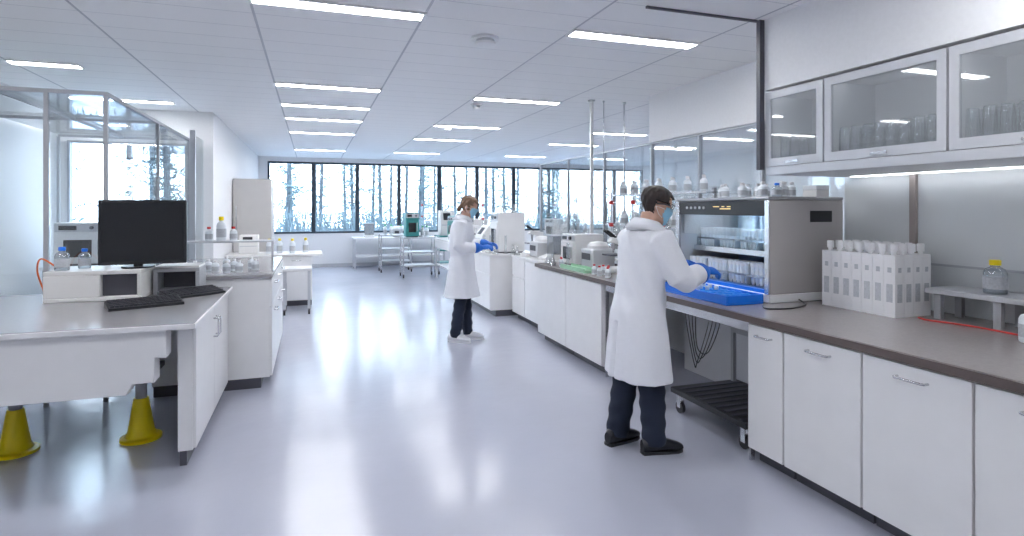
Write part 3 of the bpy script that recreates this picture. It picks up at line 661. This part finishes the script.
part(e, "glass_roof", B(GLASSP).box(X0, Y0+0.016, Z+0.031, X1-0.016, Y1-0.016, Z+0.037))
e = thing("glass_screen", "tall free-standing glass screen in a grey post", "glass screen", (-1.42, 8.2, 0))
part(e, "post", B(ALU).box(-0.03, 0, 0, 0.03, 0.06, 2.55)); part(e, "glass_pane", B(GLASSP).box(-0.004, 0.06, 0.1, 0.004, 0.76, 2.5)); part(e, "foot_plate", B(GREYP).box(-0.1, -0.02, 0, -0.03, 0.3, 0.02))
table((-2.9, 7.9, 0), 1.1, 0.7, 0.9, 0, "white lab table inside the glass booth", top=WHITE)
oven((-2.8, 8.0, 0.90), 0.5, 0.45, 0.5, "white oven inside the glass booth", rz=0)
for p in ((-2.1, 8.1, .9), (-1.98, 8.2, .9)): dup(v2, p, label="white reagent bottle on a lab table")
v3 = bottle("small_bottle", "small white bottle on the grey side worktop", 0.11, 0.032, TUBEW, WHITE, (-0.62, 5.75, 0.99), "small bottles on the side worktop")
for p in ((-0.72, 5.72), (-0.82, 5.8), (-0.68, 5.92), (-0.9, 5.95), (-0.98, 5.78), (-0.55, 6.1), (-0.78, 6.2), (-0.5, 5.9), (-1.08, 5.9)): dup(v3, (p[0], p[1], 0.99))
bottle("reagent_flask", "clear bottle with blue cap on the side worktop", 0.13, 0.04, CLEARB, BLUE, (-1.15, 5.7, 0.99))
e = thing("over_bench_shelf", "slim raised shelf over the side worktop", "shelf", (0, 0, 0.99))
part(e, "shelf_board", B(LGREY).box(-1.28, 6.25, 0.24, -0.36, 6.5, 0.255))
for xx in (-1.27, -0.39): part(e, "post", B(STEEL).box(xx, 6.36, 0, xx+0.02, 6.38, 0.24))
v4 = bottle("wash_bottle", "white wash bottle with yellow top", 0.24, 0.045, TUBEW, YELL, (-0.85, 6.38, 1.245), "bottles on the raised shelf")
v5 = bottle("wash_bottle", "small white bottle with red cap", 0.14, 0.035, TUBEW, RED, (-0.74, 6.38, 1.245), "bottles on the raised shelf"); dup(v5, (-0.96, 6.38, 1.245))
e = thing("tall_fridge", "tall pale grey laboratory fridge against the wall", "fridge", (-1.29, 11.0, 0))
FRM = mat("pale_grey_enamel", (0.60, 0.58, 0.57), 0.4)
part(e, "body", B(FRM, DGREY).box(0, 0.03, 0.08, 0.62, 0.75, 2.08).box(0.02, 0.06, 0, 0.60, 0.7, 0.08, 1), bev=0.008)
d = part(e, "door", B(FRM).box(0.004, 0, 0.75, 0.616, 0.028, 2.07), bev=0.006); part(d, "handle", B(STEEL).box(0.05, -0.04, 1.2, 0.07, -0.02, 1.6).box(0.05, -0.03, 1.2, 0.07, 0, 1.22).box(0.05, -0.03, 1.58, 0.07, 0, 1.6))
d = part(e, "door", B(FRM).box(0.004, 0, 0.09, 0.616, 0.028, 0.742), bev=0.006); part(d, "handle", B(STEEL).box(0.05, -0.04, 0.5, 0.07, -0.02, 0.7).box(0.05, -0.03, 0.5, 0.07, 0, 0.52).box(0.05, -0.03, 0.68, 0.07, 0, 0.70))
cabinet((-0.95, 9.9, 0), 0, 0.95, 0.6, 0.797, 2, "cream drawer desk unit beside the wall", rows=[(0.10, 0.5), (0.51, 0.79)], bodymat=CREAM)
solo("desk_top", "beige desk top on the drawer unit", "worktop", B(CREAM).box(-1.27, 9.86, 0.80, 0.16, 10.6, 0.835), bev=0.003)
table((-0.42, 9.05, 0), 0.42, 0.45, 0.68, 0, "small white wheeled side table", top=WHITE, wheels=True, drawers=True, shelf=False)
for p in ((-0.3, 10.1), (-0.5, 10.2), (-0.1, 10.25), (-0.65, 10.1)): dup(v4, (p[0], p[1], 0.835))
instrument((-1.1, 10.1, 0.835), 0.28, 0.3, 0.3, "small cream instrument on the desk", rz=0)

# ------------------------------------------------------------------ outside
struct("ground_snow", B(SNOW).box(-30, 9.2, -0.5, -1.5, 60, -0.4).box(-1.5, FY+0.2, -0.5, 40, 60, -0.4))
def tree(seed):
    e = thing("forest_tree", "slender conifer standing in snow", "tree", (0, 0, 0), group="trees outside the windows")
    part(e, "trunk", B(BARK).sweep([(0,0,0), (0.03,0,1.5), (-0.02,0.03,3.5), (0.02,0,6), (0,0,8)], [0.08, 0.07, 0.06, 0.04, 0.02], 8))
    br = B(BARK, NEEDLE); rnd = random.Random(seed)
    for i in range(150):
        z = 0.5+i*0.05; a = rnd.random()*6.28; l = (1.05-0.07*z)*(0.4+rnd.random()*0.8)
        p0 = Vector((0, 0, z)); d = Vector((math.cos(a), math.sin(a), 0.6-0.9*rnd.random()))
        p1 = p0+d*l*0.5; p2 = p0+d*l+Vector((0, 0, 0.15*l))
        br.sweep([p0, p1, p2], [0.012, 0.008, 0.003], 3, 0)
        for k in range(6):
            q = p0+d*l*(0.25+0.13*k); s = Vector((-d.y, d.x, 0.0))*(1 if k % 2 else -1)*0.7+Vector((0, 0, rnd.random()*1.4-0.9))
            br.sweep([q, q+s*l*0.27], [0.020, 0.006], 3, 1)
    part(e, "branches", br, label="fine greenish branches"); return e
ts = [tree(3), tree(8), tree(21)]
rnd = random.Random(11); c = 0
for r_ in range(5):
    for k in range(8):
        x = -3.2+k*2.25+(r_ % 2)*1.1+rnd.random()*0.25; y = 20.2+r_*2.2
        t_ = ts[c] if c < 3 else dup(ts[c % 3]); t_.location = (x, y, -0.4); t_.rotation_euler = (0, 0, rnd.random()*6.28); c += 1
for p in ((-2.6, 12.5), (-4.6, 13.1), (-3.4, 15.1), (-5.6, 15.6)): dup(ts[0], (p[0], p[1], -0.4), rnd.random()*360)
hb = B(FROST); rnd = random.Random(4)
for i in range(1800):
    x = -1+rnd.random()*15; y = 17.6+rnd.random()*0.5; h = 0.9+rnd.random()*0.75
    hb.sweep([(x, y, -0.4), (x+rnd.uniform(-.12, .12), y+rnd.uniform(-.1, .1), h*0.5), (x+rnd.uniform(-.25, .25), y+rnd.uniform(-.15, .15), h)], [0.02, 0.016, 0.008], 3)
o = solo("frosted_hedge", "frosty tangled hedge below the windows outside", "hedge", hb); o["kind"] = "stuff"

# ------------------------------------------------------------------ people
HR = [(-0.115, 0.050, 0.026, 0.022), (-0.098, 0.044, 0.044, 0.038), (-0.07, 0.030, 0.064, 0.052), (-0.03, 0.012, 0.084, 0.065), (0.0, 0.003, 0.093, 0.071),
      (0.04, -0.002, 0.099, 0.077), (0.075, -0.006, 0.090, 0.071), (0.10, -0.008, 0.064, 0.052), (0.112, -0.008, 0.036, 0.030), (0.118, -0.008, 0.012, 0.010)]
def hring(z):
    z = max(-0.115, min(0.118, z))
    for a, b in zip(HR, HR[1:]):
        if a[0] <= z <= b[0]:
            t = (z-a[0])/(b[0]-a[0]); return [a[i]+(b[i]-a[i])*t for i in (1, 2, 3)]
    return list(HR[-1][1:])
def hpatch(b, M, zs, offs, cond, m=0, nA=48, extra=None):
    vs = []
    for i, z in enumerate(zs):
        cx, rx, ry = hring(z); o = offs[i] if isinstance(offs, list) else offs
        for k in range(nA):
            a = -math.pi+2*math.pi*k/nA; e_ = extra(a, z) if extra else 0
            dz = max(0, z-0.06)*0.22
            vs.append(M @ Vector((cx+math.cos(a)*(rx+o+e_), math.sin(a)*(ry+o+e_), z+dz)))
    fs = []
    for i in range(len(zs)-1):
        for k in range(nA):
            a = -math.pi+2*math.pi*(k+0.5)/nA; z = (zs[i]+zs[i+1])/2
            if cond(a, z): fs.append((i*nA+k, i*nA+(k+1) % nA, (i+1)*nA+(k+1) % nA, (i+1)*nA+k))
    return b.add(vs, fs, m)
def hand(b, wr, d, back, thumb_side, curl, rad=0.0088, infl=0.0, m=0):
    X = Vector(d).normalized(); Zv = Vector(back); Zv = (Zv-X*Zv.dot(X)).normalized(); Y = Zv.cross(X)*thumb_side
    P = lambda x, y, z: Vector(wr)+X*x+Y*y+Zv*z
    i2 = infl
    b.sweep([P(-0.02, 0, 0), P(0.01, 0, 0), P(0.04, 0, 0.002), P(0.075, 0, 0.002), P(0.093, 0, 0)],
            [(0.020+i2, 0.027+i2), (0.017+i2, 0.030+i2), (0.016+i2, 0.040+i2), (0.013+i2, 0.041+i2), (0.008+i2, 0.036+i2)], 14, m, up=Zv)
    for j, (y, L_) in enumerate(((0.031, 0.072), (0.0105, 0.080), (-0.0105, 0.074), (-0.030, 0.058))):
        pts = [P(0.075, y*0.95, 0.0)]; ang = 0; cur = pts[0]
        for s_, (f, c) in enumerate(((0.45, curl*0.5), (0.32, curl), (0.25, curl*0.8))):
            ang += R(c+j*3); sp = y*0.25
            dv = X*math.cos(ang)-Zv*math.sin(ang)+Y*sp*2.0
            cur = cur+dv.normalized()*(L_*f); pts.append(cur)
        pts.append(cur+dv.normalized()*0.004)
        b.sweep(pts, [rad+i2, rad+i2, rad*0.92+i2, rad*0.82+i2, rad*0.5+i2*0.6], 10, m)
    b.sweep([P(0.018, 0.022, -0.004), P(0.045, 0.050, -0.014), P(0.068, 0.060, -0.028), P(0.088, 0.058, -0.040)], [0.015+i2, 0.0115+i2, 0.0105+i2, 0.007+i2], 10, m)

def lerp(a, b, t): return Vector(a).lerp(Vector(b), t)
def build_person(loc, rz, J, S):
    e = thing("person", S["label"], "person", loc, rz)
    ws = S["w"]
    M = Matrix.Translation(J["head"]) @ Matrix.Rotation(R(S["hyaw"]), 4, 'Z') @ Matrix.Rotation(R(S["hpitch"]), 4, 'Y')
    b = B(SKIN)
    b.rings(HR, 32, 0, M)
    b.ell((0.088, 0, -0.02), (0.018, 0.013, 0.020), M=M); b.ell((0.086, 0, 0.008), (0.010, 0.009, 0.022), M=M)
    for s_ in (1, -1): b.ell((-0.008, s_*0.076, -0.008), (0.018, 0.011, 0.031), M=M)
    b.ell((0.072, 0, -0.062), (0.018, 0.024, 0.010), M=M); b.ell((0.070, 0, 0.032), (0.026, 0.055, 0.010), M=M)
    nb = Vector(J["neck"]); hb = M @ Vector((-0.02, 0, -0.06))
    b.sweep([nb-Vector((0, 0, 0.06)), nb, hb], [(0.060*ws, 0.062*ws), (0.055*ws, 0.055*ws), (0.055*ws, 0.052*ws)], 16)
    tz = J["neck"][2]; cx = J["neck"][0]
    def tor(g): return [(tz-0.00, cx-0.015, 0.055+g, 0.065+g), (tz-0.04, cx-0.02, 0.075+g, 0.13*ws+g), (tz-0.08, cx-0.025, 0.09+g, 0.175*ws+g), (tz-0.15, cx-0.03, 0.105+g, 0.188*ws+g),
                        (tz-0.26, cx-0.04, 0.105+g, 0.175*ws+g), (tz-0.36, cx-0.06, 0.098+g, 0.160*ws+g), (tz-0.45, cx*0.2, 0.105+g, 0.165*ws+g), (tz-0.55, 0, 0.120+g, 0.175*ws+g)]
    body_t = [r for r in tor(0)]+[(tz-0.62, 0, 0.09, 0.13)]
    b.rings(list(reversed(body_t)), 28)
    for sd in ("L", "R"):
        sh, el, wr_ = J["sh"+sd], J["el"+sd], J["wr"+sd]
        b.sweep([sh, lerp(sh, el, 0.5), el, lerp(el, wr_, 0.4), wr_], [0.052*ws, 0.046*ws, 0.038*ws, 0.036*ws, 0.025*ws], 14)
        d = Vector(wr_)-Vector(el)
        hd = Vector(J["hd"+sd]) if "hd"+sd in J else d
        hand(b, Vector(wr_)+hd.normalized()*0.01, hd, J["bk"+sd], 1 if sd == "R" else -1, S["curl"])
        hp, kn, an = J["hip"+sd], J["kn"+sd], J["an"+sd]
        b.sweep([hp, lerp(hp, kn, 0.5), kn, lerp(kn, an, 0.35), an, (an[0], an[1], 0.05)], [0.085*ws, 0.068*ws, 0.048*ws, 0.048*ws, 0.032*ws, 0.028], 14)
        b.sweep([(an[0]-0.04, an[1], 0.042), (an[0]+0.03, an[1], 0.042), (an[0]+0.09, an[1], 0.036)], [0.022, 0.024, 0.016], 12)
    o = part(e, "body", b); remesh(o, 0.0065, 3)
    me = o.data
    me.materials.clear()
    for mt in (SKIN, EYEW, EYED): me.materials.append(mt)
    bm = bmesh.new(); bm.from_mesh(me)
    for s_ in (1, -1):
        for rr, off, mi in ((0.012, 0.078, 1), (0.006, 0.0865, 2)):
            ret = bmesh.ops.create_uvsphere(bm, u_segments=12, v_segments=8, radius=rr, matrix=M @ Matrix.Translation((off, s_*0.031, 0.006)))
            for v_ in ret["verts"]:
                for f_ in v_.link_faces: f_.material_index = mi; f_.smooth = True
    bm.to_mesh(me); bm.free()
    b = B(NAVY)
    b.rings([(0.78, 0, 0.08*ws, 0.13*ws), (0.86, 0, 0.10*ws, 0.155*ws), (0.93, 0, 0.10*ws, 0.15*ws), (0.96, 0, 0.09*ws, 0.14*ws)], 24)
    for sd in ("L", "R"):
        hp, kn, an = J["hip"+sd], J["kn"+sd], J["an"+sd]; lw = S["leg"]
        an2 = (an[0]-0.005, an[1], 0.058)
        b.sweep([Vector(hp)-Vector((0, 0, 0.04)), lerp(hp, kn, 0.5), kn, lerp(kn, an2, 0.4), lerp(kn, an2, 0.8), an2], [0.085*lw, 0.086*lw, 0.076*lw, 0.074*lw, 0.068*lw, 0.066*lw], 18)
    o = part(e, "trousers", b, label=S["trousers"]); remesh(o, 0.009, 4)
    for v_ in o.data.vertices:
        if v_.co.z < 0.85: v_.co.x += 0.004*math.sin(v_.co.z*60+v_.co.y*25)
    o.data.materials.clear(); o.data.materials.append(NAVY)
    for sd in ("L", "R"):
        an = J["an"+sd]; ty = S["toe"+sd]
        Ms = Matrix.Translation((an[0], an[1], 0)) @ Matrix.Rotation(R(ty), 4, 'Z')
        b = B(S["shoe"])
        rs = [(-0.088, 0.050, 0.030, 0.038), (-0.065, 0.058, 0.042, 0.052), (0.0, 0.062, 0.044, 0.056), (0.05, 0.054, 0.046, 0.046), (0.11, 0.044, 0.048, 0.034), (0.155, 0.036, 0.044, 0.026), (0.185, 0.030, 0.028, 0.016)]
        vs = []; fs = []; n_ = 20
        for (x_, zc, ry, rzz) in rs:
            for k in range(n_):
                a = 2*math.pi*k/n_; vs.append(Ms @ Vector((x_, math.cos(a)*ry, max(0.014, zc+math.sin(a)*rzz))))
        for i in range(len(rs)-1):
            for k in range(n_): fs.append((i*n_+k, (i+1)*n_+k, (i+1)*n_+(k+1) % n_, i*n_+(k+1) % n_))
        fs.append(tuple(range(n_))); fs.append(tuple(reversed([(len(rs)-1)*n_+k for k in range(n_)]))); b.add(vs, fs)
        b.sweep([Ms @ Vector((-0.005, 0, 0.05)), Ms @ Vector((-0.005, 0, 0.125))], [(0.055, 0.050), (0.050, 0.046)], 16)
        o = part(e, "shoe", b, label=S["shoelabel"])
        so = B(S["sole"]); outl = [(-0.092, -0.02), (-0.085, -0.036), (0.0, -0.040), (0.08, -0.048), (0.14, -0.048), (0.18, -0.030), (0.197, 0), (0.18, 0.030), (0.14, 0.048), (0.08, 0.048), (0.0, 0.040), (-0.085, 0.036), (-0.092, 0.02)]
        so.prism([tuple((Ms @ Vector((x_, y_, 0)))[:2]) for x_, y_ in outl], 'z', 0.0, 0.018); part(o, "sole", so)
    b = B(COAT); hem = S["hem"]; g = S.get("g", 0.034); fl = S.get("flare", 0.0)
    low = [(tz-0.63, 0, 0.160, 0.205*ws+0.014), (tz-0.76, 0, 0.170+fl*0.4, 0.218*ws+0.014+fl*0.4), (tz-0.9, 0.0, 0.178+fl*0.8, 0.224*ws+0.014+fl*0.8), (hem, 0.0, 0.184+fl, 0.230*ws+0.015+fl)]
    b.rings(list(reversed(tor(g)+low)), 36)
    for sd in ("L", "R"):
        sh, el, wr_ = Vector(J["sh"+sd]), Vector(J["el"+sd]), Vector(J["wr"+sd])
        inn = sh+Vector((0, -0.05 if sd == "L" else 0.05, -0.02))
        b.sweep([inn, sh, lerp(sh, el, 0.5), lerp(sh, el, 0.9), lerp(el, wr_, 0.15), lerp(el, wr_, 0.6), lerp(el, wr_, 0.90)],
                [0.064*ws, 0.082*ws, 0.078*ws, 0.074*ws, 0.073*ws, 0.063*ws, 0.055*ws], 20)
    o = part(e, "lab_coat", b, label=S["coat"]); remesh(o, 0.0095, 4)
    for v_ in o.data.vertices:
        c = v_.co; rr = math.hypot(c.x, c.y); a = math.atan2(c.y, c.x)
        lowf = max(0, min(1, (tz-0.45-c.z)/0.5))
        dr = lowf*0.009*(math.sin(a*6+c.z*2+1)+0.5*math.sin(a*11+c.z*3))
        if c.z < tz-0.50:
            da = abs(abs(a)-math.pi); slit = max(0, 1-da*rr/0.020)
            if c.z < hem+0.36: dr -= slit*0.035
        dr += (1-lowf)*0.0026*(math.sin(c.z*26+c.x*40+a*4)+math.sin(c.y*45-c.z*30))
        if rr > 1e-3: c.x += c.x/rr*dr; c.y += c.y/rr*dr
    o.data.materials.clear(); o.data.materials.append(COAT)
    coat = o
    cl = B(COAT)
    vs = []; n_ = 32
    Zc = [(-0.045, 0.120, 0.132), (0.0, 0.088, 0.094), (0.032, 0.076, 0.080), (0.005, 0.098, 0.104), (-0.035, 0.126, 0.140)]
    for (dz, rx, ry) in Zc:
        for k in range(n_):
            a = math.pi*0.12+(2*math.pi-0.24*math.pi)*k/(n_-1); vs.append((cx-0.012+math.cos(a)*rx*ws, math.sin(a)*ry*ws, tz+dz-0.02*math.cos(a)))
    fs = [(i*n_+k, i*n_+k+1, (i+1)*n_+k+1, (i+1)*n_+k) for i in range(len(Zc)-1) for k in range(n_-1)]
    cl.add(vs, fs); c_ = part(coat, "collar", cl, sharp=80); md = c_.modifiers.new("s", 'SOLIDIFY'); md.thickness = 0.004
    for i, z in enumerate((tz-0.22, tz-0.36, tz-0.50, tz-0.64)):
        xx = (cx-0.035, cx-0.06, cx*0.1, 0)[i]+(0.105+g, 0.098+g, 0.112+g, 0.160)[i]
        part(coat, "button", B(WHITE).cyl((xx-0.02, 0.02, z), (xx+0.004, 0.02, z), 0.009, n=10))
    for sd in ("L", "R"):
        el, wr_ = Vector(J["el"+sd]), Vector(J["wr"+sd]); hd = Vector(J["hd"+sd]) if "hd"+sd in J else (wr_-el)
        b = B(GLOVE)
        b.sweep([lerp(el, wr_, 0.72), lerp(el, wr_, 0.88), wr_, wr_+hd.normalized()*0.02], [0.066*ws, 0.058*ws, 0.038*ws, 0.031*ws], 16)
        hand(b, wr_+hd.normalized()*0.01, hd, J["bk"+sd], 1 if sd == "R" else -1, S["curl"], infl=0.0030)
        o = part(e, "glove", b, label="bright blue nitrile glove"); remesh(o, 0.0035, 2)
        o.data.materials.clear(); o.data.materials.append(GLOVE)
    b = B(S["hair"]); zs = [S["hairlow"]+i*0.006 for i in range(60) if S["hairlow"]+i*0.006 < 0.1175]+[0.118]
    def cond(a, z):
        aa = abs(a); j = R(5)*math.sin(z*230+a*3)
        if z > 0.074+0.006*math.sin(a*14): return True
        if z > 0.030: return aa > R(54)+j
        if z > -0.035: return aa > R(S["side"])+j
        return aa > R(116)+j and z > S["hairlow"]+0.008+0.008*math.sin(a*21)
    hpatch(b, M, zs, [0.005+0.009*max(0, min(1, (z+0.07)/0.12)) for z in zs], cond, nA=72, extra=lambda a, z: (0.0028*math.sin(a*23+z*20)+0.0028*math.sin(a*13-z*70+1))*(1 if z < 0.09 else 0.4))
    b.ell((-0.008, 0, 0.126), (0.034, 0.030, 0.008), M=M)
    if S.get("bun"):
        b.ell((-0.100, 0, -0.055), (0.028, 0.032, 0.044), M=M); b.ell((-0.088, 0, -0.02), (0.022, 0.045, 0.045), M=M)
    o = part(e, "hair", b, label=S["hairlabel"], sharp=80); md = o.modifiers.new("s", 'SOLIDIFY'); md.thickness = 0.010; md.offset = -1
    b = B(MASKM); zs = [-0.112+i*0.007 for i in range(18)]
    def mc(a, z): return abs(a) < R(72-abs(z+0.05)*260)
    hpatch(b, M, zs, 0.007, mc, nA=60, extra=lambda a, z: 0.016*math.exp(-(a/0.45)**2)*math.exp(-((z+0.02)/0.035)**2)+0.0025*math.sin(z*420)+0.004*math.exp(-((z+0.10)/0.03)**2))
    o = part(e, "face_mask", b, label="pale blue pleated surgical mask", sharp=80); md = o.modifiers.new("s", 'SOLIDIFY'); md.thickness = 0.002
    for s_ in (1, -1):
        lp = B(WHITE)
        for z in (-0.01, -0.075):
            lp.sweep([M @ Vector((0.045, s_*0.066, z*0.9)), M @ Vector((0.015, s_*0.080, z*0.7)), M @ Vector((-0.02, s_*0.088, -0.01))], 0.0018, 6)
        part(o, "ear_loop", lp)
    if S.get("glasses"):
        b = B(GLASSW, DGREY)
        hpatch(b, M, [-0.012, 0.0, 0.012, 0.024, 0.032], 0.020, lambda a, z: abs(a) < R(50), nA=60, m=0)
        for s_ in (1, -1): b.sweep([M @ Vector((0.075, s_*0.078, 0.022)), M @ Vector((0.03, s_*0.089, 0.020)), M @ Vector((-0.02, s_*0.092, 0.008))], 0.0045, 6, 1)
        pts = [M @ Vector((0.0+math.cos(a)*0.120, math.sin(a)*0.095, 0.034)) for a in [R(x) for x in range(-50, 51, 10)]]
        b.sweep(pts, 0.003, 6, 1)
        part(e, "safety_glasses", b, label="clear safety glasses with dark temples")
    return e

Jm = dict(head=(0.135, -0.01, 1.585), neck=(0.080, 0, 1.455), shL=(0.055, 0.190, 1.375), elL=(0.17, 0.26, 1.12), wrL=(0.37, 0.10, 1.20), hdL=(1, -0.25, -0.15), bkL=(0.2, 0.3, 1),
          shR=(0.055, -0.190, 1.375), elR=(0.14, -0.285, 1.11), wrR=(0.37, -0.20, 1.165), hdR=(1, 0.12, -0.05), bkR=(0, -0.45, 1),
          hipL=(0, 0.092, 0.90), knL=(-0.02, 0.10, 0.49), anL=(-0.09, 0.105, 0.085), hipR=(0, -0.092, 0.90), knR=(0.04, -0.10, 0.49), anR=(0.06, -0.11, 0.085))
build_person((2.02, 3.33, 0), 0, Jm, dict(w=1.10, leg=1.12, hyaw=-20, hpitch=18, curl=30, hem=0.475, flare=0.005, toeL=14, toeR=-8, shoe=SHOEB, sole=BLACK, shoelabel="black leather work shoe",
    label="person in white lab coat, mask and blue gloves at analyser", trousers="dark navy trousers", coat="white knee-length lab coat with back vent",
    hair=HAIRD, hairlow=-0.075, side=102, hairlabel="short dark brown hair", glasses=True))
Jw = dict(head=(0.085, 0, 1.585), neck=(0.035, 0, 1.455), shL=(0.015, 0.165, 1.375), elL=(0.06, 0.23, 1.11), wrL=(0.29, 0.13, 1.14), hdL=(1, -0.25, -0.1), bkL=(0.1, 0.5, 1),
          shR=(0.015, -0.165, 1.375), elR=(0.01, -0.225, 1.11), wrR=(0.25, -0.14, 1.11), hdR=(1, 0.25, 0.1), bkR=(0, -0.6, 1),
          hipL=(0, 0.085, 0.88), knL=(0.03, 0.09, 0.48), anL=(0.06, 0.09, 0.08), hipR=(0, -0.085, 0.88), knR=(0.0, -0.09, 0.48), anR=(-0.06, -0.09, 0.08))
build_person((1.68, 6.70, 0), -24, Jw, dict(w=0.98, leg=0.94, hyaw=-4, hpitch=20, curl=28, hem=0.53, flare=0.035, toeL=5, toeR=-12, shoe=SHOEW, sole=SHOEW, shoelabel="white work shoe",
    label="person in white lab coat and mask looking at held sample", trousers="slim dark navy trousers", coat="white knee-length lab coat",
    hair=HAIRL, hairlow=-0.095, side=74, hairlabel="light brown hair tied back", bun=True))

# ------------------------------------------------------------------ world, camera
w = bpy.data.worlds.new("World"); bpy.context.scene.world = w; w.use_nodes = True
nt = w.node_tree; bg = nt.nodes["Background"]
tc = nt.nodes.new("ShaderNodeTexCoord"); sp = nt.nodes.new("ShaderNodeSeparateXYZ"); rp = nt.nodes.new("ShaderNodeValToRGB")
nt.links.new(tc.outputs["Generated"], sp.inputs[0]); nt.links.new(sp.outputs[2], rp.inputs[0]); nt.links.new(rp.outputs[0], bg.inputs[0])
rp.color_ramp.elements[0].color = (0.74, 0.87, 1.0, 1); rp.color_ramp.elements[1].color = (0.58, 0.77, 1.0, 1)
bg.inputs[1].default_value = 12.0

cam = bpy.data.cameras.new("Camera"); co = bpy.data.objects.new("Camera", cam); COL.objects.link(co)
co.location = (0, 0, 1.57); co.rotation_euler = (R(90), 0, R(-19.03))
cam.sensor_width = 36; cam.lens = 580/1024*36; cam.shift_y = -60/1024; cam.clip_start = 0.05; cam.clip_end = 200
bpy.context.scene.camera = co
bpy.context.scene.view_settings.view_transform = 'Standard'
